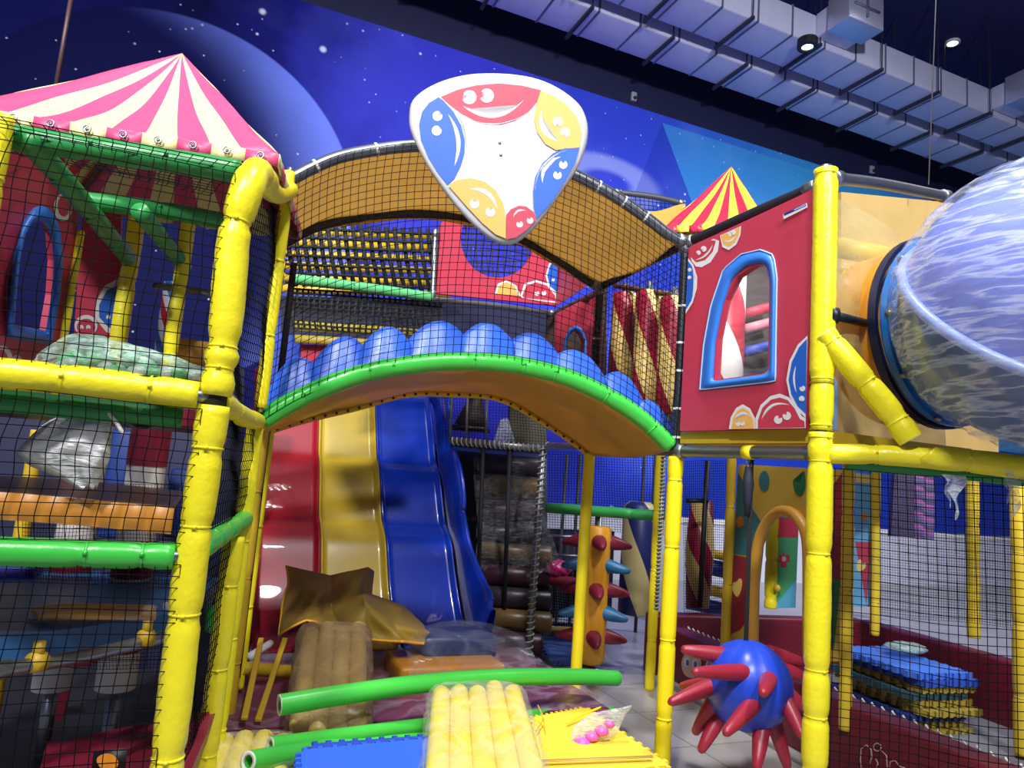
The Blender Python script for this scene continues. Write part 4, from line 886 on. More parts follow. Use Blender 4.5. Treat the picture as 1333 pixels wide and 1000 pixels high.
# ================================================================== slide
L0 = Vector((-1.63, 4.68, 0))
prof = [(-.08, .30), (.06, .31), (.2, .38), (.42, .62), (.62, .90), (.74, 1.0), (.86, 1.08), (1.05, 1.36), (1.17, 1.50), (1.27, 1.57), (1.45, 1.86), (1.62, 2.12), (1.75, 2.2), (2.1, 2.22)]
PP = resample(smooth_path([Vector((0, s, z)) for s, z in prof], .02), 90)
def SP(t_, v, dz=0.0):
    i = v*90; k = min(89, int(i)); f = i-k; q = PP[k].lerp(PP[k+1], f)
    tg = (PP[min(90, k+1)]-PP[max(0, k-1)]).normalized(); nrm = Vector((0, -tg.z, tg.y))
    q = q+nrm*dz; return L0+UU*t_+VV*q.y+ZZ*q.z
t = thing('slide', 'three lane wave slide in red, yellow and blue under the green arch', 'slide', L0+UU*.85)
lanes = [(.10, .56, SRED, 'red slide lane'), (.56, 1.06, SYEL, 'yellow slide lane'), (1.06, 1.6, SBLU, 'blue slide lane')]
for a, b, mt, lb in lanes:
    bm = BM()
    def lf_(u, v, a=a, b=b):
        e = min(u, 1-u)*(b-a); h = .055*max(0, 1-e/.05)**2
        if e < .018: h = .055*(.75+.25*e/.018)*1.0
        return SP(a+(b-a)*u, v, h)
    sheet(bm, lf_, 40, 90); thicken(obj('slide_lane', bm, mt, t, label=lb), .015, -1)
def wall(name, mt, t0, hfun, lb, th=.035, flare=.0):
    bm = BM()
    def wf(u, v):
        a = 2*PI*u; h = hfun(v); y = .5+.5*math.sin(a); x = math.cos(a); sgn = (abs(x)**.6)*(1 if x > 0 else -1)
        return SP(t0+sgn*th+flare*y*h, v, -.04+(h+.04)*y)
    sheet(bm, wf, 20, 90, closed_u=True); return obj(name, bm, mt, t, label=lb)
wall('side_wall', SRED, .055, lambda v: .13+.05*math.exp(-((v-.1)/.12)**2), 'low red side wall', .045)
wall('side_wall', SBLU, 1.66, lambda v: .22+.1*math.exp(-((v-.10)/.1)**2)-.06*math.exp(-((v-.32)/.07)**2)+.03*math.exp(-((v-.5)/.09)**2)-.03*math.exp(-((v-.68)/.07)**2), 'tall wavy blue side wall', .03, .25)
for s, lb in ((.1, 'red'), (1.6, 'blue')):
    bm = BM(); tube(bm, [L0+UU*(.3 if s < 1 else 1.4)+VV*1.9, L0+UU*(.3 if s < 1 else 1.4)+VV*1.9+ZZ*2.15], .04, 10); obj('support_leg', bm, STEEL, t)
bm = BM(); plate(bm, [L0+UU*a+VV*2.1+ZZ*z for a, z in ((.1, 2.15), (1.7, 2.15), (1.7, 2.7), (.1, 2.7))], VV*.03); solid('back_board', bm, M('blue_board', (20, 60, 170), .5), 'blue board behind the top of the slide', 'board', smooth=False)
# landing pad (maroon, film wrapped)
bm = BM(); 
t = thing('landing_pad', 'film wrapped maroon landing pad at the foot of the slide', 'pad', L0+UU*.9-VV*.6)
q = [L0+UU*a+VV*s for a, s in ((-.15, -1.42), (1.95, -1.30), (1.95, .04), (-.15, .04))]
cc = (q[0]+q[1]+q[2]+q[3])/4
b2 = BM(); box(b2, L0+UU*.9-VV*.68+ZZ*.14, 2.1, 1.42, .27, UU, VV, ZZ, bev=.035); obj('pad_block', b2, M('landing_maroon', (110, 44, 66), .3, bump=.35, bscale=10, var=.1), t)
b2 = BM(); sheet(b2, lambda u, v: L0+UU*(-.16+2.12*u)+VV*(-1.40+1.42*v)+ZZ*(.288+.01*math.sin(u*31+v*17)*math.sin(v*23)), 50, 36); obj('film_wrap', b2, film('pad_film', .06, .3, (205, 180, 210), 3, .15, 3.0, .5, 14, .5), t)
# ================================================================== amber cover heap on the slide end
t = thing('vinyl_cover', 'crumpled amber mesh cover dumped over the end of the slide', 'cover', L0+UU*.6)
CV = M('amber_mesh', (166, 138, 54), .5, bump=.25, bscale=60, var=.12, transl=.2); CVH = M('amber_trim', (238, 176, 44), .5)
def heap(pts, nu, nv, amp, seed):
    r_ = random.Random(seed); ph = [r_.uniform(0, 6) for _ in range(6)]
    rows = [[Vector(at(*p)) for p in row] for row in pts]
    def f(u, v):
        def cr1(row, u):
            k = u*(len(row)-1); i = min(len(row)-2, int(k)); g_ = k-i; g_ = g_*g_*(3-2*g_); return row[i].lerp(row[i+1], g_)
        k = v*(len(rows)-1); i = min(len(rows)-2, int(k)); g_ = k-i
        p = cr1(rows[i], u).lerp(cr1(rows[i+1], u), g_)
        return p+Vector((0, -1, .3))*amp*(math.sin(9*u+ph[0]+4*v)+.6*math.sin(17*u-8*v+ph[1])+.5*math.sin(12*v+ph[2]+3*u))
    bm = BM(); g_ = sheet(bm, f, nu, nv); return bm, f
for rows, sd_ in (([[(375, 738, 4.85), (430, 748, 4.95), (478, 738, 5.05), (486, 742, 5.1)], [(375, 762, 4.7), (430, 772, 4.7), (470, 768, 4.75), (484, 775, 4.8)], [(366, 790, 4.5), (420, 800, 4.5), (470, 806, 4.5), (500, 800, 4.6)], [(362, 828, 4.35), (400, 808, 4.3), (420, 812, 4.3), (470, 832, 4.3)]], 4),
                  ([[(430, 772, 4.7), (480, 772, 4.7), (528, 790, 4.8), (556, 818, 4.85)], [(432, 800, 4.5), (474, 782, 4.35), (512, 812, 4.4), (560, 824, 4.6)], [(440, 830, 4.35), (480, 832, 4.3), (524, 836, 4.35), (552, 838, 4.5)]], 5)):
    bm, f = heap(rows, 36, 30, .024, sd_); subd(thicken(obj('cover_sheet', bm, CV, t), .004))
    bm = BM(); tube(bm, [f(i/30, 1.0) for i in range(31)], .008, 6); obj('trim', bm, CVH, t)
    bm = BM(); tube(bm, [f(0, i/20) for i in range(21)], .008, 6); obj('trim', bm, CVH, t)
# ================================================================== foreground bundles and tubes
padded('loose_tube', 'uppermost loose green foam tube lying across the bundles, hollow end at left', 'tube', [at(364, 918, 3.15), at(450, 904, 3.3), at(560, 889, 3.55), at(660, 882, 3.8), at(740, 881, 4.05), at(803, 883, 4.25)], .043, (), mat=GRN2, hollow=True, bulge=0, group='loose green foam tubes')
padded('loose_tube', 'middle loose green foam tube passing behind the blue mats', 'tube', [at(352, 971, 3.02), at(450, 958, 3.25), at(560, 944, 3.6), at(680, 933, 3.95), at(797, 928, 4.3)], .034, (), mat=GRN2, hollow=True, bulge=0, group='loose green foam tubes')
padded('loose_tube', 'lowest loose green foam tube ending left of the blue mats', 'tube', [at(323, 992, 2.78), at(380, 982, 2.98), at(440, 973, 3.2), at(560, 960, 3.6)], .038, (), mat=GRN2, hollow=True, bulge=0, group='loose green foam tubes')
def bundle(name, label, near, far, n, r, mat, across, rows=1, filmpad=.02, film_mat=None, split=False, seed=0):
    """tubes lying side by side inside stretched film; near/far are the centres of the two ends"""
    rr = random.Random(seed); ax = (far-near).normalized(); sd2 = across.normalized(); up = ax.cross(sd2); up = up if up.z > 0 else -up
    t = thing(name, label, 'bundle', near.lerp(far, .5)-ZZ*r)
    for k in range(n):
        for j in range(rows):
            o = sd2*((k-(n-1)/2)*r*1.96)+up*(j*r*1.8); e1 = rr.uniform(-.05, .05); e2 = rr.uniform(-.06, .03)
            bm = BM(); P = [near+o-ax*e1]+[near.lerp(far, q)+o+up*.006*math.sin(q*9+k) for q in (.25, .5, .75)]+[far+o+ax*e2]
            rings = tube(bm, [P[0]-ax*.012]+P+[P[-1]+ax*.012], [r*.8]+[r]*5+[r*.8], 14); obj('foam_tube', bm, mat, t)
    w, h = n*r+filmpad, rows*r+filmpad*.9; mid = up*((rows-1)*r*.9)
    bm = BM()
    def ff(u, v):
        a = 2*PI*u; c, s = math.cos(a), math.sin(a); q = 4.0; cx = abs(c)**(2/q)*(1 if c > 0 else -1); sx = abs(s)**(2/q)*(1 if s > 0 else -1)
        k = 1-.55*(max(0, (v-.9)/.1)**2)-.5*(max(0, (.1-v)/.1)**2); wr = 1+.02*math.sin(30*v+5*math.sin(6*a))+.02*math.sin(14*a+19*v)
        return near.lerp(far, -.04+1.08*v)+mid+sd2*(w*cx*k*wr)+up*(h*sx*k*wr)
    sheet(bm, ff, 40, 44, closed_u=True); obj('film_wrap', bm, film_mat or FILMD, t); return t
BY = M('bundle_yellow', (240, 222, 60), .4, bump=.1, bscale=30)
BBG = M('bundle_beige', (214, 186, 104), .45, bump=.1, bscale=30, var=.06)
bundle('tube_bundle', 'film wrapped bundle of yellow foam tubes at bottom centre', at(634, 1075, 2.45), at(620, 922, 3.55), 5, .043, BY, Vector((1, .1, .05)), 2, seed=2)
bundle('tube_bundle', 'film wrapped beige yellow tube bundle standing up against the amber cover', at(426, 968, 3.42), at(436, 836, 4.15), 4, .044, BBG, Vector((1, .1, .03)), 2, filmpad=.028, film_mat=film('dusty_film', .3, .25, (176, 150, 108), 5, .35, 2.0, .6, 6, .4), seed=4)
bundle('tube_bundle', 'small film wrapped bundle of yellow tubes at bottom left', at(300, 1060, 2.62), at(330, 966, 3.2), 4, .042, BY, Vector((1, .05, .1)), 1, seed=5)
# two loose yellow tube ends of the big bundle
for (x, y), k in (((577, 922), 0), ((594, 912), 1)):
    bm = BM(); a = at(x, y, 3.45); tube(bm, smooth_path([a-VV*.15, a, a+VV*.05], .03), .036, 14); solid('loose_tube_end', bm, YELT, ('yellow tube end poking out at left of bottom centre bundle, lower one', 'yellow tube end poking out under the uppermost green tube')[k], 'tube')
# blue puzzle mats
def puzzle(name, label, corners, th, mat, teeth=9, tooth=.02, group=None):
    """jigsaw edged foam tile through four corner points"""
    c = [Vector(p) for p in corners]; nrm = (c[1]-c[0]).cross(c[3]-c[0]).normalized(); nrm = nrm if nrm.z > 0 else -nrm; out = []
    ce = (c[0]+c[1]+c[2]+c[3])/4
    for s in range(4):
        a, b = c[s], c[(s+1) % 4]; d = (b-a).normalized(); o = d.cross(nrm); o = o if o.dot((a+b)/2-ce) > 0 else -o; L_ = (b-a).length
        for k in range(teeth):
            u0, u1 = (k+.06)/teeth, (k+.5)/teeth; g = .1/teeth
            out += [a.lerp(b, u0+g), a.lerp(b, u0)+o*tooth, a.lerp(b, u1)+o*tooth, a.lerp(b, u1-g)]
    bm = BM(); plate(bm, out, nrm*-th); return solid(name, bm, mat, label, 'mat', group, smooth=False)
puzzle('puzzle_mat', 'blue jigsaw foam mat on top at bottom centre beside yellow bundle', [at(392, 976, 2.83), at(560, 961, 2.98), at(556, 1040, 2.45), at(394, 1040, 2.42)], .015, MATB)
puzzle('puzzle_mat', 'darker blue jigsaw foam mat just under the top blue mat', [at(405, 968, 2.92), at(560, 957, 3.06), at(566, 1040, 2.52), at(404, 1040, 2.48)], .015, M('blue_eva_dark', (34, 70, 180), .6))
puzzle('puzzle_mat', 'lowest blue jigsaw mat of the stack, peeking out at its left edge', [at(390, 985, 2.86), at(560, 972, 3.0), at(562, 1050, 2.45), at(390, 1050, 2.42)], .015, MATB)
for k in range(4):
    dz = -.034*k; c = [at(692, 934, 3.75), at(762, 921, 3.95), at(872, 996, 3.3), at(702, 1012, 3.1)]
    puzzle('puzzle_mat', ('yellow jigsaw foam mat on top carrying the bagged pink toy', 'second yellow jigsaw mat from the top under the bagged pink toy', 'third yellow jigsaw mat from the top under the bagged pink toy', 'lowest yellow jigsaw mat of the stack on the tiled floor')[k], [p+ZZ*dz+Vector((.008*k*(-1)**k, .01*(k % 2), 0)) for p in c], .03, MATY, 11, .018)
zs = [at(692, 934, 3.75).z, at(872, 996, 3.3).z]
bm = BM(); c = at(770, 985, 3.5); box(bm, Vector((c.x, c.y, (zs[0]-.16)/2)), .55, .5, max(.02, zs[0]-.16), UU, VV, ZZ, bev=.01); solid('foam_block', bm, M('cardboard', (150, 120, 80), .7), 'low block under the yellow jigsaw mats', 'block')
for p, lab in (((706, 938, 752, 924), 'far'), ((700, 990, 850, 984), 'near')):
    bm = BM(); a, b = at(p[0], p[1]+3, 3.72 if lab == 'far' else 3.2), at(p[2], p[3]+3, 3.9 if lab == 'far' else 3.32); box(bm, (a+b)/2+ZZ*.006, (b-a).length, .02, .004, (b-a).normalized()); solid('tape_strip', bm, M('brown_tape', (200, 160, 80), .35), 'brown tape strip across the yellow mats, %s side' % ('far' if lab == 'far' else 'front'), 'tape')
t = thing('toy_bag', 'clear pointed bag with pink toy lying on the yellow mats', 'bag', at(775, 980, 3.5))
bm = BM()
def tb_(u, v):
    prof = [(742, 972, 2), (752, 966, 15), (778, 953, 20), (798, 944, 15), (812, 932, 5), (822, 925, 1.5)]; i = min(4, int(v*5)); f = v*5-i
    x, y, w = [prof[i][q]*(1-f)+prof[i+1][q]*f for q in range(3)]; a = 2*PI*u
    return at(x+w*.45*math.cos(a), y+w*.85*math.cos(a), 3.5-.02*math.sin(a))+ZZ*(.02+w*.0016*math.sin(a)*(1+.2*math.sin(5*a+8*v)))
sheet(bm, tb_, 24, 24, closed_u=True); obj('bag_film', bm, FILM2, t)
PK = M('pink_toy', (222, 96, 190), .4)
for x, y, r in ((758, 970, .045), (770, 961, .034), (783, 954, .034), (793, 945, .026)):
    bm = BM(); bmesh.ops.create_icosphere(bm, subdivisions=3, radius=r, matrix=Matrix.Translation(at(x, y+1, 3.5)+ZZ*.012) @ Matrix.Diagonal((1, 1, .7, 1))); obj('toy_piece', bm, PK, t)
# twine on mats
bm = BM(); tube(bm, smooth_path([at(700, 918, 3.7), at(707, 935, 3.65), at(711, 965, 3.5)], .03), .003, 5); tube(bm, smooth_path([at(708, 936, 3.65), at(698, 952, 3.5)], .03), .003, 5); solid('twine', bm, OCH, 'thin brown twine ends on the yellow mats beside the bundle', 'twine')
bm = BM(); tube(bm, smooth_path([at(738, 942, 3.65), at(760, 930, 3.75), at(782, 921, 3.85)], .03), .006, 5); solid('plastic_tie', bm, YELT, 'yellow plastic tie lying at far edge of yellow mats', 'tie')
# blue and orange pads in film
t = thing('wrapped_pads', 'blue pad on an orange pad wrapped in cling film at slide foot', 'pads', L0+UU*1.3-VV*.5)
bm = BM(); box(bm, at(578, 868, 4.55), .66, .42, .12, UU, VV, ZZ, bev=.03); obj('orange_pad', bm, M('orange_vinyl', (176, 118, 34), .4), t)
bm = BM(); box(bm, at(590, 836, 4.75), .5, .34, .16, UU, VV, ZZ, bev=.045); obj('blue_pad', bm, M('blue_pad', (18, 40, 88), .4), t)
bm = BM()
def fw(u, v):
    a = PI*u; x = -.36+.8*v; k = 1+.05*math.sin(9*a+7*v); tp = .5+.5*math.sin(PI*(v*.9+.05)); return at(590, 870, 4.6)+UU*x-VV*(.32*math.cos(a)*k)+ZZ*(-.07+(.14+.2*tp)*math.sin(a)*k)
sheet(bm, fw, 26, 30); obj('film_wrap', bm, film('smoke_film', .05, .14, (150, 148, 160), 4, .15, 3.0, .6, 9, .4), t)
# slats and rails at left of the slide
for k, (a, b) in enumerate((((340, 832, 4.2), (318, 936, 3.4)), ((371, 832, 4.3), (336, 938, 3.45)))):
    a, b = at(*a), at(*b); bm = BM(); d = (a-b).normalized(); s_ = d.cross(ZZ).normalized(); box(bm, (a+b)/2, .03, .018, (a-b).length, s_, s_.cross(d), d, bev=.004)
    solid('leaning_slat', bm, OCH, ('thin yellow slat leaning beside the slide, nearer the yellow posts', 'thin yellow slat leaning beside the slide, nearer the beige bundle')[k], 'slat')
padded('foam_rail', 'short yellow foam rail behind the leaning slats', 'rail', [at(316, 870, 3.9), at(390, 876, 4.25)], .034, (.5,), mat=OCH)
pipe('short_pipe', 'short white pipe end with green clip behind the leaning slats', [at(324, 856, 4.0), at(352, 838, 4.25)], .022, mat=WHITE, ends=False)
# ================================================================== interior behind the bay
def wire(name, label, pts, r, mat, cat): bm = BM(); tube(bm, pts, r, 8); return solid(name, bm, mat, label, cat)
DS = MATS['dark_steel']
# strap lattice
YB = 5.6
LT = (gx(375, 4.9), gx(570, 5.5))
LAT = lambda u, v, off=0.0: pl(372+196*u, 372+(16*u)-82*v-8*u, LT[0], LT[1], off)
t = thing('strap_lattice', 'lattice of thick black webbing straps above the pale green beam', 'strap net', LAT(.5, 0))
for k in range(18):
    bm = BM(); u = (k+.5)/18; tube(bm, [LAT(u-.03, 1.0), LAT(u, .5)+VV*.02, LAT(u+.04, 0)], .017, 5); obj('strap', bm, BLACK, t)
for k in range(7):
    bm = BM(); tube(bm, [LAT(i/10, (k+.4)/7, .012*(-1)**i) for i in range(11)], .011, 5); obj('strap', bm, BLACK, t)
net('strap_net', 'dense dark strap netting below the pale green beam', lambda u, v: pl(380+195*u, 428+12*u-52*v, LT[0], LT[1], .0), 26, 9, .009, mat=BLACK)
padded('foam_beam', 'pale green foam beam across the back of the bay above the cloud scallops', 'beam', plp([(380, 363), (470, 374), (562, 387)], LT, .06), .036, (.4,), mat=M('pale_green', (96, 190, 120), .4))
pipe('cross_pipe', 'light steel pipe under the red panel with the round hole', plp([(560, 389), (640, 397), (722, 408)], LT, .05), .022)
pipe('upright_pipe', 'light steel upright between strap lattice and the round hole panel', plp([(567, 300), (563, 388)], LT, .05), .022)
pipe('cross_pipe', 'dark pipe slanting from the back corner to the round hole panel', [pl(786, 377, *BAC), pl(722, 408, *LT)], .024, mat=DS)
# amber backing and yellow tubes beyond the lattice
BKP = (gx(370, 6.6), gx(580, 7.4))
for k in range(6):
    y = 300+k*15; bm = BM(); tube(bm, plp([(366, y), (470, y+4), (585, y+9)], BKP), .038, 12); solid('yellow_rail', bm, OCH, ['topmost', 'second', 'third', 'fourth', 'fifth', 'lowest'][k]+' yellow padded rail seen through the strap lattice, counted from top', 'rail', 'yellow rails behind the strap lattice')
for k, (y, r) in enumerate(((424, .05), (441, .04))):
    bm = BM(); tube(bm, plp([(384, y), (470, y+5), (560, y+12)], BKP), r, 14); solid('yellow_roll', bm, M('pad_mustard', (170, 150, 50), .5), ('upper', 'lower')[k]+' mustard padded roll behind the leftmost cloud scallops', 'roll')
bm = BM(); plate(bm, plp([(392, 448), (470, 452), (720, 440), (720, 500), (392, 520)], (BKP[0], BKP[1]), -.1), VV*.05); solid('red_board', bm, RED, 'dim red panel glimpsed above the left cloud scallops', 'panel', smooth=False)
bm = BM(); plate(bm, plp([(366, 385), (600, 392), (735, 405), (735, 500), (366, 500)], BKP, -.3), VV*.05); solid('dark_board', bm, DKB, 'navy board added to darken behind the dense strap netting', 'board', smooth=False)  # board added as a dark backing for the netting
# red panel with round hole
def hmap(x, y, off=0.0): return pl(x, y, LT[0], LT[1], .03+off)
def z4(x, y): return (560+x/3.92, 280+y/3.92)
t = thing('play_panel', 'red vinyl panel with round netted hole behind the pick-shaped sign', 'panel', hmap(650, 398))
op = [z4(x, y) for x, y in ((55, 40), (300, 30), (560, 110), (650, 205), (648, 462), (30, 400))]
hc = spl([z4(*p) for p in polar(345, 120, 190, 200, 14)], 2)
bm = BM(); plate(bm, [hmap(*p) for p in op[:1]+[z4(300, -120), z4(650, 60)]+op[3:]], VV*.04, [[hmap(*p) for p in hc]], 0)
Z4 = lambda P: [z4(*p) for p in P]
prints(bm, hmap, [(1, Z4([(330, 400), (345, 350), (390, 333), (440, 360), (462, 412)])), (3, Z4([(340, 402), (352, 358), (390, 342), (432, 364), (452, 412)])), (1, Z4([(460, 412), (480, 350), (540, 332), (600, 350), (648, 400), (648, 450), (470, 425)])), (0, Z4([(470, 412), (490, 360), (540, 343), (596, 360), (636, 410), (640, 440), (480, 424)])), (1, Z4(pac(545, 400, 12, 260))), (1, Z4(pac(580, 398, 12, 260))), (1, Z4([(648, 212), (605, 250), (588, 310), (604, 372), (648, 405)])), (2, Z4([(648, 222), (612, 256), (597, 310), (612, 364), (648, 394)])), (1, Z4(pac(628, 330, 8, 270)))])
obj('panel_sheet', bm, PM, t, smooth=False)
net('inner_net', 'black net across the round hole of the red back panel', lambda u, v: hmap(*z4(150+400*u, 320-390*v), -.06), 14, 14, .007, mat=BLACK)
t = thing('face_disc', 'blue and white smiling face panel right of the round hole panel', 'panel', hmap(745, 395))
bm = BM(); QP = (Vector(hmap(724, 400))[:2], pl(788, 376, *BAC)[:2])
qm = lambda x, y, off=0.0: pl(x, y, QP[0], QP[1], off)
plate(bm, [qm(*z4(x, y)) for x, y in ((650, 205), (800, 300), (790, 370), (652, 460))], VV*.03)
prints(bm, qm, [(1, Z4([(652, 215), (700, 240), (740, 300), (735, 380), (690, 430), (652, 440)])), (2, Z4([(652, 225), (690, 248), (715, 300), (710, 380), (680, 420), (652, 428)])), (1, Z4(cres((690, 250), (700, 400), -8, -22))), (1, Z4(pac(668, 330, 10, 260)))])
obj('panel_sheet', bm, PM, t, smooth=False)
# small arch-window panel at the back right of the bay
def amap(x, y, off=0.0): return pl(x, y, gx(722, 5.3), gx(790, 4.95), off)
t = thing('play_panel', 'small dark red panel with blue arched window beside the striped rollers', 'panel', amap(755, 500))
op = Z4([(648, 500), (880, 385), (865, 830), (640, 830)]); hi4 = Z4(spl([(690, 720), (700, 640), (720, 600), (745, 590), (770, 610), (785, 650), (780, 740)], 1))
bm = BM(); plate(bm, [amap(*p) for p in op], VV*.04, [[amap(*p) for p in hi4]], 0); obj('panel_sheet', bm, PM, t, smooth=False)
ho4 = Z4(spl([(672, 740), (684, 630), (710, 578), (748, 562), (780, 585), (800, 640), (796, 760)], 1))
bm = BM(); ringmesh(bm, rs2(ho4, 40), rs2(hi4, 40), amap, .03, 0); obj('window_frame', bm, FRAMEB, t, label='blue padded window frame')
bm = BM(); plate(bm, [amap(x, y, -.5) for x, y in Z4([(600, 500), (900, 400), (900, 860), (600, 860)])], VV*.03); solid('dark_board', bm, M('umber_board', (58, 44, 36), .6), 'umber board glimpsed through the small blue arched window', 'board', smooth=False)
# striped rollers
SPM = spiral('roller_red_cream', [(150, 24, 52), (226, 196, 120)], 2, 1.6)
for k, (px, y0, y1, Y) in enumerate(((814, 382, 500, 4.75), (846, 380, 525, 4.5), (878, 388, 540, 4.25))):
    a, b = at(px, y1, Y), at(px, y0, Y); a.x = b.x; a.y = b.y; t = thing('striped_roller', ('red and cream spiral roller at left, beside the dark back corner pipe', 'red and cream spiral roller in the middle behind the bay net', 'red and cream spiral roller at right, next to red windowed panel')[k], 'roller', a, 'striped rollers behind the bay net')
    bm = BM(); tube(bm, [a, a+ZZ*.01]+[a.lerp(b, i/6) for i in range(1, 6)]+[b-ZZ*.01, b], [.075]+[.086]*7+[.07], 24); obj('roller_pad', bm, SPM, t)
    bm = BM(); tube(bm, [a-ZZ*.06, b+ZZ*.07], .018, 10); obj('roller_axle', bm, STEEL, t)
wire('cross_pipe', 'brown bar above the three red and cream rollers', [at(800, 372, 4.8), at(890, 386, 4.2)], .018, BROWN, 'pipe')
t = thing('hanging_strip', 'dark hanging strip between the first two spiral rollers', 'strip', at(830, 500, 4.6)); bm = BM(); box(bm, at(830, 455, 4.65), .05, .03, .4, bev=.01); obj('strip_pad', bm, DKB, t)
net('safety_net', 'net panel behind cross pipe from bay corner to striped rollers', lambda u, v: Vector((P2[0], P2[1], zp2+.05)).lerp(Vector((B2[0], B2[1], zb2+.05)), u).lerp(Vector((P2[0], P2[1], zp2t)).lerp(Vector((B2[0], B2[1], TB[-1].z)), u), v)+UU*-.03, 24, 26, .0018)
# second tent
e0, e1 = at(862, 312, 5.2), at(1010, 262, 5.75); e1.z = e0.z = (e0.z+e1.z)/2
TENT2 = [M('tent_red', (200, 44, 70), .3, bump=.2, bscale=5, var=.05), M('tent_yellow', (244, 214, 70), .3, bump=.2, bscale=5, var=.05)]
tent('tent_roof', 'red and yellow striped tent roof behind the red windowed panel', at(866, 296, 5.1), at(1000, 292, 4.7), (952, 217), 5.5, 1.3, 8, TENT2, sag=.05, eyelets=False)
pipe('arch_pipe', 'grey pipe rail at the back left of the red and yellow tent', plp([(800, 250), (850, 256), (890, 265)], (gx(800, 6.0), gx(890, 6.2))), .026)
net('safety_net', 'net under the back pipe rail left of the red and yellow tent', lambda u, v: pl(800+88*u, 300-48*v+10*u, gx(800, 6.0), gx(890, 6.2)), 16, 9, .003)
bm = BM(); sheet(bm, lambda u, v: pl(800+92*u, 318-40*v-10*u, gx(800, 5.6), gx(890, 5.7))+ZZ*.02*math.sin(8*u), 12, 6); thicken(solid('amber_sheet', bm, AMB, 'small amber vinyl sheet left of the red and yellow tent', 'sheet'), .004)
# interior seen through the red panel window
c = at(938, 505, 4.6); bm = BM(); tube(bm, [c-ZZ*.15, c+ZZ*.3, c+ZZ*.85], .14, 24); solid('striped_roller', bm, spiral('roller_red_white', [(190, 40, 60), (236, 236, 236)], 2, 1.3), 'fat red and white spiral roller inside the blue arched window', 'roller', origin=c)
bm = BM(); plate(bm, plp([(962, 330), (1020, 320), (1020, 520), (962, 520)], (gx(950, 5.0), gx(1030, 5.1))), VV*.04); solid('dark_board', bm, M('smoke_board', (70, 60, 58), .5), 'smoky brown board at the right of the arched window view', 'board', smooth=False)
for k, (y, c_) in enumerate(((405, (200, 60, 80)), (425, (210, 130, 140)), (455, (60, 80, 180)))):
    bm = BM(); tube(bm, plp([(968, y+4), (1006, y-6)], (gx(950, 4.85), gx(1030, 4.95))), .035, 12); solid('padded_bar', bm, M('bar%d' % k, c_, .5), ('red', 'pink', 'blue')[k]+' padded bar seen through the arched window', 'bar')
bm = BM(); plate(bm, [Vector((P2[0], P2[1], zp2+.07))+V for V in (Vector((0, 0, 0)), (V2(PR)-V2(P2))*.97, (V2(PR)-V2(P2))*.97+UU*1.0, UU*1.0)], ZZ*.06); solid('deck_pad', bm, OCH, 'ochre deck pad under the red windowed panel', 'deck', smooth=False)
# ================================================================== below and beside the slide
LC = (gx(590, 6.35), gx(712, 6.1))
def coil(name, label, a, b, r, cr_, turns, coilmat):
    t = thing(name, label, 'pipe', a if a.z < b.z else b); bm = BM(); tube(bm, [a, b], r, 12); obj('tube', bm, STEEL, t)
    d = (b-a).normalized(); x = d.orthogonal().normalized(); y = d.cross(x); n = turns*10; bm = BM()
    tube(bm, [a.lerp(b, i/n)+(x*math.cos(2*PI*i/10)+y*math.sin(2*PI*i/10))*(r+cr_*.6) for i in range(n+1)], cr_, 5); obj('lacing', bm, coilmat, t, label='rope lacing'); return t
ROPE = M('rope_beige', (170, 165, 140), .8); BROPE = M('rope_black', (20, 20, 22), .8)
g = gx(704, 6.1); zt6 = at(712, 582, 6.1).z
coil('laced_post', 'steel post laced with beige rope right of the slide', Vector((g[0], g[1], .04)), Vector((g[0], g[1], zt6)), .028, .006, 34, ROPE)
coil('laced_rail', 'rope laced steel rail at deck edge right of the slide', pl(588, 574, *LC), pl(712, 585, *LC), .03, .006, 20, ROPE)
coil('floor_pipe', 'black laced grey pipe on the floor beside the maroon landing pad', atz(668, 822, .05), atz(700, 850, .05), .028, .008, 12, BROPE)
pipe('floor_rail', 'bare grey pipe on the floor leading to the slim yellow post', [atz(700, 852, .04), atz(722, 872, .04), atz(745, 900, .04)], .028, ends=True)
pipe('cross_pipe', 'grey pipe from rope laced post to the arch back corner', [pl(712, 580, *LC), Vector((B2[0], B2[1], zb2+.04))], .026)
for px, y0, y1, lab in ((586, 505, 574, 'thin vertical rod above the laced rail beside slide top'), (607, 505, 576, 'thin vertical rod above the laced rail, second from slide'), (632, 520, 578, 'thin vertical rod above the laced rail, third from slide')):
    wire('net_rod', lab, plp([(px, y1), (px+2, y0)], LC), .012, M('rod_dark', (70, 72, 74), .5), 'rod')
for px, lab in ((627, 'black cord column hanging in front of rollers, left'), (662, 'black cord column hanging in front of rollers, right')):
    wire('black_cord', lab, [pl(px+2, 584, *LC), at(px-8, 850, 6.3)], .018, BLACK, 'cord')
t = thing('stored_post', 'dark brown padded post with wide foot standing on the slide deck', 'post', pl(610, 556, LC[0], LC[1], -.6))
bm = BM(); P_ = [pl(612+4*q, 556-18*q, LC[0], LC[1], -.6) for q in range(5)]; tube(bm, P_, [.16, .12, .07, .065, .065], 16); obj('post_pad', bm, M('umber_pad', (44, 32, 30), .6), t)
bm = BM(); tube(bm, [P_[0]-ZZ*.04, P_[0]], .2, 18); obj('post_foot', bm, BLK, t)
bm = BM()
sheet(bm, lambda u, v: pl(657+(10*(1-v)+4)*math.cos(2*PI*u)*(1+.1*math.sin(10*u*PI)), 575-30*v, LC[0], LC[1], -.25)+VV*.05*math.sin(2*PI*u), 18, 14, closed_u=True); solid('film_wad', bm, FILM2, 'crumpled wad of clear film standing on the laced deck', 'film')
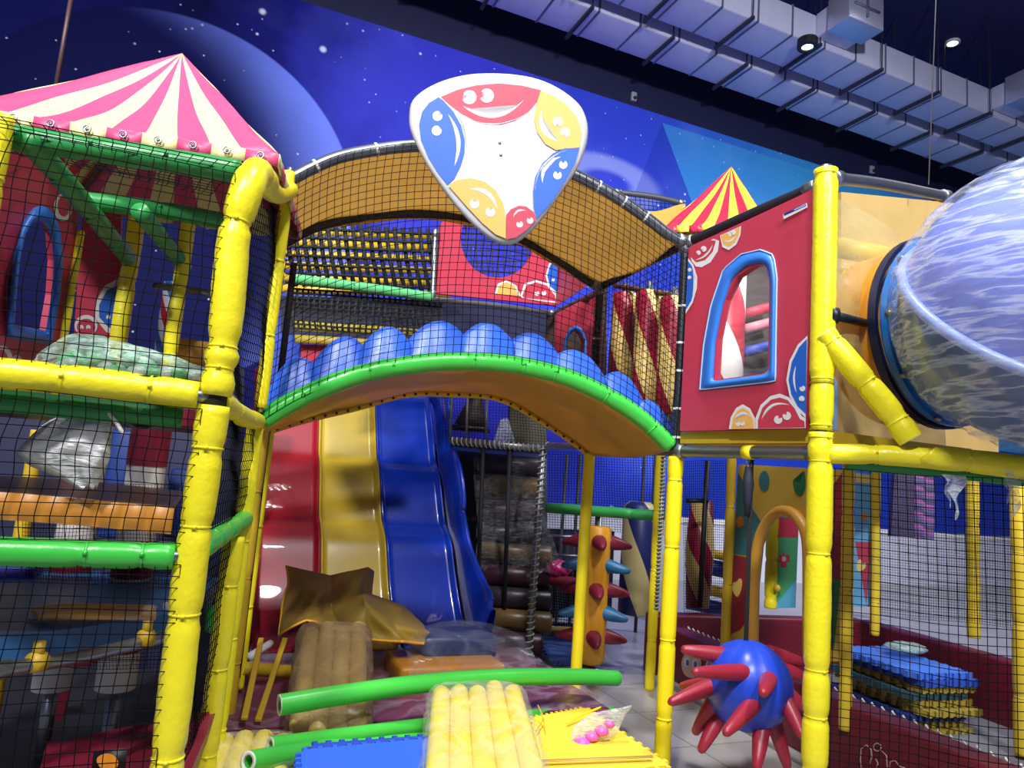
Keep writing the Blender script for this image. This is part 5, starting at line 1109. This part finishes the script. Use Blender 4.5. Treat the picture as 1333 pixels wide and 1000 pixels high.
bm = BM(); plate(bm, [pl(590, 577, LC[0], LC[1], -.02), pl(712, 588, LC[0], LC[1], -.02), pl(712, 588, LC[0], LC[1], -.02)+VV*1.2, pl(590, 577, LC[0], LC[1], -.02)+VV*1.2], ZZ*-.06); solid('deck_pad', bm, M('deck_blue', (28, 48, 120), .5), 'dark blue deck behind the rope laced rail', 'deck', smooth=False)
net('inner_net', 'fine net standing above the rope laced rail', lambda u, v: pl(572+140*u, 578+9*u-75*v, LC[0], LC[1], -.05), 36, 20, .002)
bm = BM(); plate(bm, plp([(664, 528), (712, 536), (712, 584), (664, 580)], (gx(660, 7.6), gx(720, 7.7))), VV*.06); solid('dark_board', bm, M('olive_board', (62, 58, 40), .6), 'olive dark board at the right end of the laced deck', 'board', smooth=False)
# climbing rollers
RC = [M('roll_char', (50, 44, 52), .35, bump=.2), M('roll_mud', (112, 88, 48), .35, bump=.2), M('roll_plum', (66, 36, 48), .35, bump=.2)]
for k in range(9):
    Y = 7.0-.1*k; y = 606+k*29; x0, x1 = 622-.5*k+ (0 if k < 4 else (k-4)*4), 706+(12 if 4 <= k < 8 else 0)
    bm = BM(); a, b = at(x0, y-3, Y), at(x1, y+3, Y); d = (b-a).normalized(); tube(bm, [a, a+d*.02, b-d*.02, b], [.07, .098, .098, .07], 18)
    solid('climbing_roller', bm, RC[k % 3], 'dark padded roller of the climbing stack right of the slide, %s from the top' % ['first', 'second', 'third', 'fourth', 'fifth', 'sixth', 'seventh', 'eighth', 'ninth'][k], 'roller', 'rollers of the climbing stack')
bm = BM(); sheet(bm, lambda u, v: at(616+(60+50*v)*u+10*v, 592+150*v+5*math.sin(9*u), 6.75-.35*v)+VV*.03*math.sin(14*u+6*v), 24, 24); solid('film_sheet', bm, film('loose_film', .04, .14, (200, 205, 215), 8, .15), 'loose cling film hanging over the climbing rollers', 'film')
bm = BM(); plate(bm, plp([(560, 586), (712, 592), (712, 850), (560, 850)], (gx(612, 7.4), gx(712, 7.4))), VV*.05); solid('dark_board', bm, DARK, 'charcoal board added to darken the gap behind the climbing rollers', 'board', smooth=False)  # added board hides the pale wall so this gap looks dark
# zone behind the spiked column
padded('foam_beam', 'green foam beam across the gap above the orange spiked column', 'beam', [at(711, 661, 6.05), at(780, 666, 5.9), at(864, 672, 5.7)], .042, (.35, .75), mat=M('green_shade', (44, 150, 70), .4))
g = gx(782, 5.95); cx, cy = g; zt = at(797, 686, 5.95).z
t = thing('spiked_column', 'orange padded column with red and blue soft spikes', 'column', Vector((cx, cy, .06)))
bm = BM(); tube(bm, [Vector((cx, cy, z)) for z in (.07, .09, .12)]+[Vector((cx, cy, z)) for z in (.5, 1.0, zt-.02, zt)], [.08, .1, .113, .113, .113, .113, .09], 12); obj('column_pad', bm, M('column_orange', (222, 156, 40), .42, bump=.05), t, flat_angle=50)
bm = BM(); tube(bm, [Vector((cx, cy, 0)), Vector((cx, cy, zt+.12))], .03, 12); tube(bm, [Vector((cx, cy, 0)), Vector((cx, cy, .05))], .1, 16); obj('column_pole', bm, STEEL, t)
SR, SB = M('spike_red', (128, 26, 48), .4), M('spike_blue', (36, 104, 150), .4)
fa = math.atan2(-cy, -cx)
def spike(t, base, tip, r0, r1, mat, bend=0):
    bm = BM(); d = (tip-base); P_ = [base-d.normalized()*.02]+[base.lerp(tip, q)-ZZ*bend*q*q for q in (.0, .35, .7, .94, 1.0)]
    tube(bm, P_, [r0, r0, r0*.8+r1*.2, r0*.4+r1*.6, r1, r1*.5], 14); return obj('spike', bm, mat, t)
for k, y in enumerate((706, 768, 829)):
    z = at(795, y, 5.95).z
    for j, off in enumerate((.15, 1.75, -1.6, 3.0)):
        d = Vector((math.cos(fa+off), math.sin(fa+off), 0)); spike(t, Vector((cx, cy, z))+d*.1, Vector((cx, cy, z))+d*.29-ZZ*.03, .062, .02, SR)
for k, y in enumerate((736, 798)):
    z = at(795, y, 5.95).z
    for off in (1.25, -1.25, 2.4, -2.4):
        d = Vector((math.cos(fa+off), math.sin(fa+off), 0)); spike(t, Vector((cx, cy, z))+d*.1, Vector((cx, cy, z))+d*.29-ZZ*.025, .055, .022, SB)
c = at(826, 800, 6.9); bm = BM(); tube(bm, [c, c+ZZ*.02, c+ZZ*.5, c+ZZ*1.0, c+ZZ*1.05], [.12, .16, .16, .16, .1], 24); solid('striped_roller', bm, spiral('roller_navy_cream', [(32, 46, 110), (214, 200, 140)], 2, .9), 'navy and cream spiral roller right of the orange spiked column', 'roller', origin=c)
puzzle('puzzle_mat', 'dusty blue jigsaw mat on the floor left of the spiked column', [atz(702, 828, .05), atz(762, 828, .05), atz(772, 858, .05), atz(716, 860, .05)], .04, M('mat_dusty_blue', (66, 96, 160), .6), 8, .02)
bm = BM(); box(bm, atz(735, 822, .05), .5, .16, .06, UU, VV, ZZ, bev=.01); solid('foam_strip', bm, M('mat_mustard', (170, 150, 60), .6), 'mustard foam strip behind the dusty blue mat', 'mat')
bm = BM(); tube(bm, smooth_path([at(640, 745, 6.6), at(700, 752, 6.5), at(762, 762, 6.3)], .05), .05, 12); solid('padded_bar', bm, M('bar_maroon', (130, 30, 54), .45), 'maroon padded bar under the pink bag', 'bar')
bm = blob(.1, at(728, 741, 6.45), .11, .08, .075, seed=3); solid('pink_bag', bm, M('pink_film', (200, 50, 120), .3), 'crumpled pink bag sitting on the maroon padded bar', 'bag')
for y, lab in ((697, 'upper'), (722, 'middle'), (812, 'lowest')): wire('cross_bar', lab+' thin grey bar left of the orange spiked column', [at(700, y, 6.9), at(775, y+3, 6.8)], .016, STEEL, 'bar')
net('safety_net', 'black net between laced post and slim yellow post above the floor', lambda u, v: [pl(700+75*u, 812+6*u-75*v, gx(700, 6.7), gx(775, 6.6))][0], 22, 20, .003)
for k, (px, Y, y1, lab) in enumerate(((858, 5.6, 862, 'thin yellow post left of the tall yellow post, behind it'),)):
    gg = gx(px, Y); padded('slim_foam_post', lab, 'post', [Vector((gg[0], gg[1], 0)), Vector((gg[0], gg[1], at(865, 590, Y).z))], .036, (.2, .5, .75), mat=YELT)
gg = gx(862, 5.2); coil('hanging_rope', 'beige rope hanging beside the tall yellow post', Vector((gg[0], gg[1], .65)), Vector((gg[0], gg[1], 1.75)), .012, .006, 40, ROPE)
net('safety_net', 'large fine net behind the slim yellow post showing blue wall through it', lambda u, v: pl(712+155*u, 690+6*u-102*v, gx(712, 7.6), gx(867, 7.4)), 44, 30, .0025)
for px, lab in ((735, 'first'), (752, 'second'), (770, 'third'), (836, 'fourth'), (850, 'fifth')):
    a, b = at(px-6, 810, 7.7), at(px+3, 592, 7.7); a.x = b.x; a.y = b.y; a.z = 0; wire('net_rod', lab+' thin dark upright behind the green beam, from the left', [a, b], .018, M('rod_dark', (70, 72, 74), .5), 'rod')
# ================================================================== right: play house by the pit
W1a, W1b = Vector((1.37, 5.8, 0)), Vector((2.3, 2.77, 0))
W1 = (W1a[:2], W1b[:2]); wd = (W1b-W1a).normalized(); wn = Vector((-wd.y, wd.x, 0))   # wn: away from the aisle
wn = wn if wn.x > 0 else -wn
t = thing('pit_wall', 'low maroon padded wall running from the aisle to front right', 'pit wall', W1a.lerp(W1b, .5))
bm = BM(); box(bm, W1a.lerp(W1b, .5)+wn*.09+ZZ*.215, (W1b-W1a).length, .18, .43, wd, wn, ZZ, bev=.025); obj('wall_pad', bm, M('pit_maroon', (104, 24, 40), .45, bump=.1, bscale=10, var=.08), t)
bm = BM()
for k in range(46):
    p = W1a.lerp(W1b, (k+.5)/46)+wn*.185+ZZ*.44; tube(bm, [p-wn*.02, p+wn*.012-ZZ*.035], .006, 5)
o = obj('lacing', bm, WHITE, t, label='white lacing stitches'); o['kind'] = 'stuff'
def w1(x, y, off=.004): return pl(x, y, W1[0], W1[1], off)
bm = BM()
for pts in ([(1122, 1006), (1120, 990), (1121, 975), (1128, 970), (1134, 976), (1135, 985), (1132, 995)], polar(1142, 973, 5, 5, 14), [(1148, 978), (1154, 984), (1155, 998), (1153, 1008)], [(1157, 1004), (1159, 992), (1165, 990), (1171, 998), (1178, 1000)], [(1140, 988), (1143, 994), (1141, 1000)]):
    tube(bm, [w1(*p) for p in pts], .0035, 5)
obj('line_drawing', bm, M('print_pale', (190, 150, 150), .6), t, label='pale outline drawing')
bm = BM(); poly(bm, [w1(*p) for p in polar(900, 865, 13, 18)], 0); poly(bm, [w1(*p, .006) for p in polar(894, 862, 4, 7)], 1); poly(bm, [w1(*p, .006) for p in polar(905, 864, 4, 7)], 1); poly(bm, [w1(*p, .008) for p in polar(895, 863, 2, 4)], 2); poly(bm, [w1(*p, .008) for p in polar(905, 865, 2, 4)], 2)
obj('face_print', bm, [M('print_tan', (196, 160, 140), .6), WPRT, BLUE], t, smooth=False)
bm = BM(); box(bm, W1a.lerp(W1b, .5)-wn*.012+ZZ*.03, (W1b-W1a).length, .024, .06, wd, wn, ZZ); obj('kick_strip', bm, M('kick_white', (190, 186, 184), .5), t)
W2a, W2b = W1a+wn*2.1-wd*.2, W1b+wn*2.1
for a, b, lab in ((W2a, W2b, 'far maroon padded wall of the pit behind the mat stack'), (W1a-wd*.3, W2a, 'end maroon padded wall of the pit seen through the arch doorway')):
    d = (b-a).normalized(); n_ = Vector((-d.y, d.x, 0)); bm = BM(); box(bm, a.lerp(b, .5)+ZZ*.24, (b-a).length, .16, .48, d, n_, ZZ, bev=.025); solid('pit_wall', bm, MATS['pit_maroon'], lab, 'pit wall')
bm = BM(); plate(bm, [W1a+wn*.2+ZZ*.03, W1b+wn*.2+ZZ*.03, W2b+ZZ*.03, W2a+ZZ*.03], ZZ*-.02); solid('pit_mat', bm, M('pit_grey', (120, 120, 128), .5, bump=.1), 'grey floor mat inside the pit', 'mat', smooth=False)
# mat stack
rk = random.Random(9)
for k in range(9):
    col_ = [MATS['mat_mustard'], MATS['mat_mustard'], M('mat_navy', (34, 50, 120), .6), MATS['mat_mustard'], MATS['mat_mustard'], M('mat_teal', (50, 80, 90), .6), MATS['mat_mustard'], M('mat_blue2', (50, 90, 190), .6), MATS['mat_blue2'] if False else M('mat_blue3', (70, 120, 220), .6)][k]
    base = at(1155, 890, 5.3); base.z = .05+.047*k; o_ = Vector((rk.uniform(-.05, .05), rk.uniform(-.05, .05), 0))
    c = [base+o_+wd*a+wn*b for a, b in ((-.36, -.12), (.36, -.12), (.36, .36), (-.36, .36))]
    puzzle('puzzle_mat', 'jigsaw mat in the stack behind the right net, %s from the floor' % ['first', 'second', 'third', 'fourth', 'fifth', 'sixth', 'seventh', 'eighth', 'topmost'][k], c, .04, col_, 8, .02, 'jigsaw mats stacked in the pit')
bm = blob(.08, at(1180, 843, 5.4), .16, .12, .035, seed=8); solid('film_bag', bm, film('mint_bag', .4, .3, (190, 220, 210), 14, .25), 'flat pale film bag on the top blue mat of pit stack', 'bag')
# arch doorway panel
def dm(x, y, off=0.0): return pl(x, y, W1[0], W1[1], -.06+off)
def z7(x, y): return (930+x/4.168, 590+y/4.168)
t = thing('doorway_panel', 'colour block play house panel with amber edged arch doorway', 'panel', dm(1000, 850))
op = [z7(x, y) for x, y in ((130, 60), (700, 92), (640, 1130), (60, 1010))]
arch_ = [z7(x, y) for x, y in [(205, 1060), (212, 720), (235, 500), (270, 400), (320, 335), (375, 312), (430, 330), (475, 385), (500, 450), (510, 600), (510, 1100)]]
full = [op[0], op[1], op[2], z7(512, 1100)] + arch_[::-1] + [op[3]]
bm = BM(); plate(bm, [dm(*p) for p in full], wn*.05, (), 0)
Z7 = lambda P: [z7(*p) for p in P]
prints(bm, dm, [(1, Z7([(128, 105), (165, 170), (205, 300), (252, 370), (225, 480), (205, 560), (105, 548)])), (2, Z7([(104, 552), (202, 570), (196, 880), (140, 960), (72, 990), (88, 760)])), (4, Z7(spl([(120, 700), (135, 680), (150, 690), (146, 740), (124, 782), (98, 745), (98, 705), (112, 700)], 2))),
  (3, Z7([p for k in range(20) for p in [(138+(24 if k % 2 else 38)*math.cos(k*PI/10)*.7, 372+(24 if k % 2 else 38)*math.sin(k*PI/10))]])), (1, Z7(polar(270, 152, 28, 56))), (5, Z7(spl([(425, 150), (445, 140), (460, 165), (470, 110), (490, 105), (492, 190), (462, 235), (435, 205)], 2))), (2, Z7([(640, 180), (700, 95), (690, 690), (560, 690), (560, 420)])), (5, Z7([(560, 690), (685, 690), (650, 1060), (540, 1060)])), (5, Z7(spl([(600, 420), (640, 430), (630, 510), (590, 500)], 2)))])
obj('panel_sheet', bm, [M('house_yellow', (196, 164, 60), .5), M('house_teal', (48, 112, 118), .5), M('house_maroon', (140, 34, 56), .5), M('house_orange', (200, 120, 40), .5), M('house_cream', (220, 200, 110), .5), M('house_green', (26, 110, 60), .5)], t, smooth=False)
bm = BM(); tube(bm, smooth_path([dm(*p, .02) for p in arch_], .04), .035, 10); obj('arch_edge', bm, M('amber_edge', (214, 160, 60), .4), t, label='amber padded arch edging')
for px, Y, lab, top_ in ((951, 5.05, 'yellow post at the left end of the arch doorway panel', 1.78), (1104, 4.0, 'yellow post between the doorway panel and right hand net', 1.75)):
    gg = gx(px, Y); padded('slim_foam_post', lab, 'post', [Vector((gg[0], gg[1], .3 if px > 1000 else .0)), Vector((gg[0], gg[1], top_))], .032, (.2, .5, .8), mat=M('post_mustard', (222, 192, 50), .45))
# star panel
ST = (gx(1003, 7.3), gx(1046, 7.1))
def sm(x, y, off=0.0): return pl(x, y, ST[0], ST[1], off)
t = thing('star_panel', 'green and red play panel with red star seen through the doorway', 'panel', sm(1024, 790))
bm = BM(); plate(bm, [sm(*z7(x, y)) for x, y in ((335, 320), (460, 320), (440, 840), (318, 840))], VV*.04)
prints(bm, sm, [(1, Z7([(338, 322), (458, 322), (452, 458), (332, 458)])), (3, Z7(polar(385, 325, 28, 26))), (2, Z7([(442, 690), (440, 838), (320, 838)])), (1, Z7([(375+(24 if k % 2 else 40)*math.sin(k*PI/7)*.9, 578-(24 if k % 2 else 46)*math.cos(k*PI/7)) for k in range(14)])), (4, Z7(polar(377, 574, 12, 14)))])
obj('panel_sheet', bm, [M('star_green', (70, 160, 110), .5), M('star_red', (190, 50, 80), .5), M('star_blue', (90, 170, 210), .5), M('star_leaf', (50, 150, 100), .5), WPRT], t, smooth=False)
a, b = sm(*z7(296, 840)), sm(*z7(318, 320)); a.x = b.x; a.y = b.y
padded('foam_post', 'short yellow post left of the star panel beyond the doorway', 'post', [a, b], .06, (.1, .5, .75), mat=YELT)
bm = BM(); bmesh.ops.create_uvsphere(bm, u_segments=12, v_segments=8, radius=.035, matrix=Matrix.Translation(sm(*z7(340, 733), .1))); solid('knob', bm, OCH, 'small ochre knob on the star panel post', 'knob')
t = thing('house_panel', 'narrow sky blue and maroon panel with heart behind right net', 'panel', at(1128, 790, 5.8))
HP = (gx(1112, 6.0), gx(1146, 5.9)); hm = lambda x, y, off=0.0: pl(x, y, HP[0], HP[1], off)
bm = BM(); plate(bm, [hm(*p) for p in ((1114, 615), (1136, 618), (1132, 790), (1110, 790))], wn*.04)
prints(bm, hm, [(1, [(1113, 705), (1134, 706), (1128, 788)]), (2, spl([(1116, 732), (1120, 728), (1123, 734), (1127, 733), (1126, 740), (1119, 744), (1115, 740)], 2)), (2, [(1114, 616), (1135, 619), (1134, 630), (1114, 628)]), (3, polar(1125, 673, 4, 5))])
obj('panel_sheet', bm, [M('house_sky', (100, 160, 200), .5), M('house_red', (170, 56, 80), .5), M('house_cream', (220, 200, 110), .5), M('house_orange', (200, 120, 40), .5)], t, smooth=False)
for px, Y, lab in ((1140, 5.9, 'mustard post right of the sky blue and maroon panel'), (1266, 6.15, 'mustard post in the middle of the right netted view'), (1327, 4.6, 'mustard post at the right picture edge behind the net')):
    gg = gx(px, Y); padded('slim_foam_post', lab, 'post', [Vector((gg[0], gg[1], .05 if px == 1327 else .47)), Vector((gg[0], gg[1], 1.8))], .05 if px != 1140 else .035, (.2, .45, .7), mat=M('post_mustard', (222, 192, 50), .45))
WN = (gx(1130, 6.6), gx(1340, 5.5))
net('inner_net', 'fine diagonal looking net behind the pit mats on the right', lambda u, v: pl(1142+200*u, 800+45*u-185*v+(-25*u), WN[0], WN[1]), 60, 52, .0018)
# zone right of tall post
for k, (px, Y, c_, lab) in enumerate(((908, 6.6, 'roller_red_cream', 'red and cream spiral roller low behind tall yellow post'),)):
    c = at(px, 790, Y); bm = BM(); tube(bm, [c, c+ZZ*.5, c+ZZ*.95], [.1, .13, .1], 20); solid('striped_roller', bm, SPM, lab, 'roller', origin=c)
wire('net_rod', 'dark upright rod left of the doorway panel', [at(911, 790, 6.2), at(921, 600, 6.2)], .022, BLK, 'rod')
wire('net_rod', 'dark horizontal rod crossing the net right of tall yellow post', [at(893, 652, 6.2), at(922, 652, 6.2)], .02, BLK, 'rod')
net('inner_net', 'fine black net between tall yellow post and doorway panel', lambda u, v: pl(890+62*u, 800-200*v, gx(890, 6.3), gx(952, 6.2)), 24, 60, .002)
for k, (y, mt, r) in enumerate(((720, 'ochre_vinyl', .05), (738, 'navy_vinyl', .09), (768, 'ochre_vinyl', .06), (790, 'navy_vinyl', .08))):
    bm = BM(); tube(bm, [at(896, y-6, 8.4), at(950, y+6, 8.1)], r, 14); solid('padded_bar', bm, MATS[mt] if mt != 'navy_vinyl' else M('bar_navy', (30, 50, 130), .4), ('first', 'second', 'third', 'fourth')[k]+' padded bar from the top, seen left of the doorway panel', 'bar')
bm = BM(); plate(bm, plp([(1165, 612), (1190, 614), (1190, 700), (1160, 698)], (gx(1150, 9.5), gx(1250, 9.3))), VV*.05); solid('dark_door_panel', bm, M('plum_panel', (46, 34, 74), .5), 'dark plum panel on the blue wall behind right net', 'panel', smooth=False)
bm = BM(); plate(bm, plp([(1192, 614), (1217, 616), (1216, 704), (1191, 700)], (gx(1150, 9.5), gx(1250, 9.3))), VV*.05); solid('poster', bm, spiral('poster_mix', [(90, 80, 130), (150, 80, 150), (70, 60, 100)], 1, 6), 'greyish purple poster panel on the blue wall behind right net', 'poster', smooth=False)
# black strap and spiked ball
sx_ = V2(P2).lerp(V2(PR), .56); zs_ = zp2-.0
ballc = Vector((sx_.x, sx_.y, 0)); ballc = at(973, 892, sx_.y)
t = thing('hanging_strap', 'black strap with folded top hanging from grey pipe to the spiked ball', 'strap', ballc+ZZ*.2)
top = Vector((sx_.x, sx_.y, zs_+.0)); bx_ = ballc+ZZ*.19
bm = BM(); box(bm, (top+bx_)/2, .02, .006, (top-bx_).length, bev=.001); obj('webbing', bm, BLACK, t)
bm = BM(); tube(bm, [top-ZZ*.04, top-ZZ*.12, top-ZZ*.2, top-ZZ*.27], [.016, .027, .02, .012], 10); obj('folded_webbing', bm, M('webbing_navy', (20, 26, 46), .7), t)
bm = BM(); tube(bm, [top+V2(PR).normalized()*0+Vector((.012*math.cos(a), 0, -.03+.02*math.sin(a))) for a in [2*PI*i/12 for i in range(12)]], .004, 6, closed=True); obj('shackle', bm, STEEL, t)
t = thing('spiked_ball', 'blue vinyl ball with red soft spikes hanging above the tiled floor', 'ball', ballc-ZZ*.2)
bm = BM(); R_ = .192
def bf(u, v):
    a = 2*PI*u; b = PI*(v-.5); k = 1+.035*abs(math.sin(4*a))*math.cos(b)-.02; return ballc+Vector((math.cos(a)*math.cos(b), math.sin(a)*math.cos(b), math.sin(b)*1.03))*R_*k
sheet(bm, bf, 64, 30, closed_u=True); bmesh.ops.remove_doubles(bm, verts=bm.verts[:], dist=1e-4); obj('ball_body', bm, M('ball_blue', (30, 66, 190), .33, bump=.15, bscale=8), t)
SPK = M('spike_crimson', (150, 34, 54), .4, bump=.08)
z8 = lambda x, y: (860+x/4.545, 780+y/4.545)
for (bx, by), (tx, ty), dep in (((350, 330), (122, 296), -.02), ((420, 385), (190, 432), -.16), ((285, 500), (48, 615), -.1), ((290, 630), (198, 800), .02), ((345, 690), (232, 908), -.06), ((460, 560), (378, 800), -.17), ((560, 420), (604, 560), -.22),
        ((690, 580), (850, 830), -.14), ((555, 720), (568, 1010), -.1), ((690, 740), (755, 1010), -.03), ((745, 560), (872, 660), -.02), ((700, 430), (870, 470), .02), ((650, 350), (870, 384), .06)):
    q = at(*z8(bx, by), ballc.y); o = q-ballc; o.y = 0; l2 = o.length; fy = -math.sqrt(max(0, (R_*.93)**2-l2*l2)) if l2 < R_*.93 else 0
    if dep > -.03: fy *= .2 if dep < 0 else -.3
    base = Vector((q.x, ballc.y+fy, q.z)); base = ballc+(base-ballc).normalized()*R_*.93; tip = at(*z8(tx, ty), ballc.y+fy+dep)
    spike(t, base, tip, .037, .019, SPK, .0)
for d in (Vector((.3, .9, .1)), Vector((-.5, .8, -.2)), Vector((.6, .7, -.4))):
    d.normalize(); spike(t, ballc+d*R_*.93, ballc+d*(R_+.22)-ZZ*.03, .037, .019, SPK)
# ================================================================== right: beam, nets, vinyl, tube and dome
RT = (PR, gx(1345, 2.74)); rz = at(1080, 592, 3.0).z
padded('foam_beam', 'yellow foam beam going right from the lumpy yellow post', 'beam', plp([(1078, 591), (1140, 592), (1212, 597)], RT), .042, (.45,), bulge=.0, pole=.02)
padded('foam_beam', 'yellow foam beam bending away at right under the wrapped dome', 'beam', plp([(1206, 590), (1216, 596), (1260, 600), (1360, 612)], RT, .02), .046, (.35,), bulge=.03)
padded('foam_beam', 'green foam strip just under the right yellow beam', 'beam', plp([(1100, 603), (1200, 610), (1360, 626)], RT, -.05), .03, (.5,), mat=GRND)
padded('foam_brace', 'diagonal yellow foam brace with open lower end beside blue tube', 'brace', [at(1074, 436, 2.98), at(1110, 478, 2.94), at(1150, 525, 2.9), at(1186, 572, 2.86)], .05, (.07, .48, .82), bulge=.03, jit=.02, hollow=True)
net('safety_net', 'black square mesh net under the right yellow beam', lambda u, v: pl(1084+280*u, 0, RT[0], RT[1], .0)*0+(Vector((PR[0], PR[1], 0)).lerp(Vector((RT[1][0], RT[1][1], 0)), .03+.97*u)+ZZ*(.12+(rz-.18)*v)), 22, 48, .0019, bulge=.03)
for (x, y), k in (((1240, 612), 0), ((1318, 606), 1)):
    bm = BM(); P_ = pl(x, y, RT[0], RT[1], .06)
    sheet(bm, lambda u, v: P_+Vector((.045*(u-.5)*2*(1-v*.75)+.012*math.sin(9*v+k), -.012*math.sin(7*u+4*v), -.02-.13*v*(1-.35*math.sin(6*u)))), 14, 14); solid('film_scrap', bm, FILM2, ('ragged clear film scrap hanging under the right yellow beam', 'twisted clear film scrap hanging at the right picture edge')[k], 'film')
VR = (PR, gx(1230, 3.85)); VPVC = film('amber_pvc', .5, .15, (206, 186, 126), 2, .15, 3, .6, 9, .3)
zq = at(1075, 236, 3.0).z
vb = V2(VR[0]); ve = V2(VR[1])
bm = BM(); sheet(bm, lambda u, v: vb.lerp(ve, .04+.96*u)+ZZ*(rz+.03+(zq-.06-rz)*v)+VV*.012*math.sin(11*u+7*v), 20, 20); solid('amber_sheet', bm, VPVC, 'large clear amber vinyl sheet right of the upper yellow post', 'sheet')
pipe('arch_pipe', 'shiny galvanised pipe along the top of the amber sheet at right', [pl(1085, 232, *RT)+VV*0, Vector((0, 0, 0))+at(1150, 240, 3.35), at(1232, 256, 3.8)], .028)
for k, (p, q, lab) in enumerate((((1092, 322, 3.9), (1180, 340, 4.0), 'dim yellow padded bar behind the amber sheet, upper'), ((1092, 362, 4.0), (1180, 385, 4.1), 'dim yellow padded bar behind the amber sheet, lower'))):
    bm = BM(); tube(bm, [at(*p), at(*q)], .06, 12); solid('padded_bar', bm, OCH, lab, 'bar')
bm = BM(); plate(bm, [at(1095, 250, 4.6), at(1300, 270, 4.9), at(1300, 600, 4.9), at(1095, 600, 4.6)], VV*.03); solid('amber_sheet', bm, M('amber_back', (168, 140, 84), .5, var=.2), 'dull amber back sheet behind the orange tube flange', 'sheet', smooth=False)
# slide tube
DC = at(1380, 398, 2.6); C0 = at(1226, 432, 3.3); ax = Vector((.42, -.9, .02)).normalized(); ay = ax.cross(ZZ).normalized(); az = ay.cross(ax)
t = thing('slide_tube', 'blue and orange tube slide section with cling wrapped dome at right', 'tube slide', C0-ZZ*.5)
def ring(a0, a1, r0, r1, name, mat, lab=None, seg=48):
    bm = BM(); prof_ = [(a0, r0-.02), (a0, r0), (a1, r1), (a1, r1-.02), (a0, r0-.02)]
    sheet(bm, lambda u, v: C0+ax*(prof_[min(4, round(v*4))][0])+(ay*math.cos(2*PI*u)+az*math.sin(2*PI*u))*prof_[min(4, round(v*4))][1], seg, 4, closed_u=True); return obj(name, bm, mat, t, label=lab, flat_angle=40)
ring(-.30, -.02, .43, .43, 'tube_section', M('tube_orange', (222, 150, 40), .3, coat=.3), 'orange tube section')
ring(-.04, .0, .465, .465, 'flange', M('flange_navy', (16, 24, 56), .4), 'navy joint flange')
ring(.0, .30, .435, .445, 'tube_section', M('tube_blue', (24, 110, 196), .3, coat=.4), 'blue tube section')
ring(.02, .05, .455, .455, 'flange', M('tube_blue', (24, 110, 196), .3))
for k in range(10):
    a = 2*PI*k/10; bm = BM(); p = C0+ax*.05+(ay*math.cos(a)+az*math.sin(a))*.458; tube(bm, [p, p+ax*.03], .012, 8); obj('bolt', bm, STEEL, t)
DR = .56
def sph(u, v, k=1.0): a = 2*PI*u; b = PI*(v-.5); return DC+(Vector((1, 0, 0))*math.cos(a)*math.cos(b)+Vector((0, 1, 0))*math.sin(a)*math.cos(b)+ZZ*math.sin(b))*DR*k
# the two halves of the dome and the seam flange between them
def on_dome(px, py):
    d = ray(px, py).normalized(); o = EYEV-DC; b = o.dot(d); c = o.length_squared-DR*DR; q = b*b-c
    return (o+d*(-b-math.sqrt(max(0, q)))).normalized()
e1_ = on_dome(1172, 350); e2_ = on_dome(1328, 482); nS = e1_.cross(e2_).normalized(); nS = nS if nS.z > 0 else -nS; e2_ = nS.cross(e1_)
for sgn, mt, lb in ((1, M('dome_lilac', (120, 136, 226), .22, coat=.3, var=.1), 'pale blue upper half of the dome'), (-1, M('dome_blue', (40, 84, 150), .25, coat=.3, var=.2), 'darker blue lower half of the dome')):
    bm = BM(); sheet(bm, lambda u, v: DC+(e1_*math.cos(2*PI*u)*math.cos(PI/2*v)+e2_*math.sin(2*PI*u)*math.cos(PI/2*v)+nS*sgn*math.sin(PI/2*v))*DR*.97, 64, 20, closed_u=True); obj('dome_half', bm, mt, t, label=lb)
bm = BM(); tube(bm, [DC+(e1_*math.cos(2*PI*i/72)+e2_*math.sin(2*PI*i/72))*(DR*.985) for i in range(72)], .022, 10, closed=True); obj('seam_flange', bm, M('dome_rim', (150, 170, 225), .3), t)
bm = BM(); rw = random.Random(5)
def wrapf(u, v):
    b = PI*(v-.5); a = 2*PI*u; d = (e1_*math.cos(a)*math.cos(b)+e2_*math.sin(a)*math.cos(b)+nS*math.sin(b))
    k = 1.02+.012*math.sin(23*a+9*b)*math.sin(5*b)+.006*math.sin(41*a-17*b); 
    k += .03*math.exp(-(b/.12)**2)
    return DC+d*DR*k
sheet(bm, wrapf, 110, 50, closed_u=True); obj('film_wrap', bm, film('dome_film', .12, .42, (226, 234, 255), 3.5, .12, 7.0, .35, 14, .35), t, label='wrinkled cling film')
bm = BM(); a = at(1086, 411, 2.98); b = C0-ax*.02-ay*.0; pb_ = at(1128, 421, 3.2); tube(bm, [a, pb_], .02, 10); tube(bm, [a-Vector((.02, 0, 0)), a+Vector((.012, 0, 0))], .036, 14); tube(bm, [a-Vector((.032, 0, 0)), a-Vector((.02, 0, 0))], .018, 6)
obj('support_bracket', bm, M('bracket_dark', (44, 48, 60), .4, .6), t)
bm = BM(); plate(bm, plp([(706, 688), (800, 692), (796, 800), (704, 806)], (gx(706, 7.9), gx(800, 7.8))), VV*.05); solid('dark_board', bm, M('slate_board', (40, 44, 66), .5), 'dark slate board added to darken behind the grey bars left of spiked column', 'board', smooth=False)  # added to cover the white wainscot and keep this zone dark
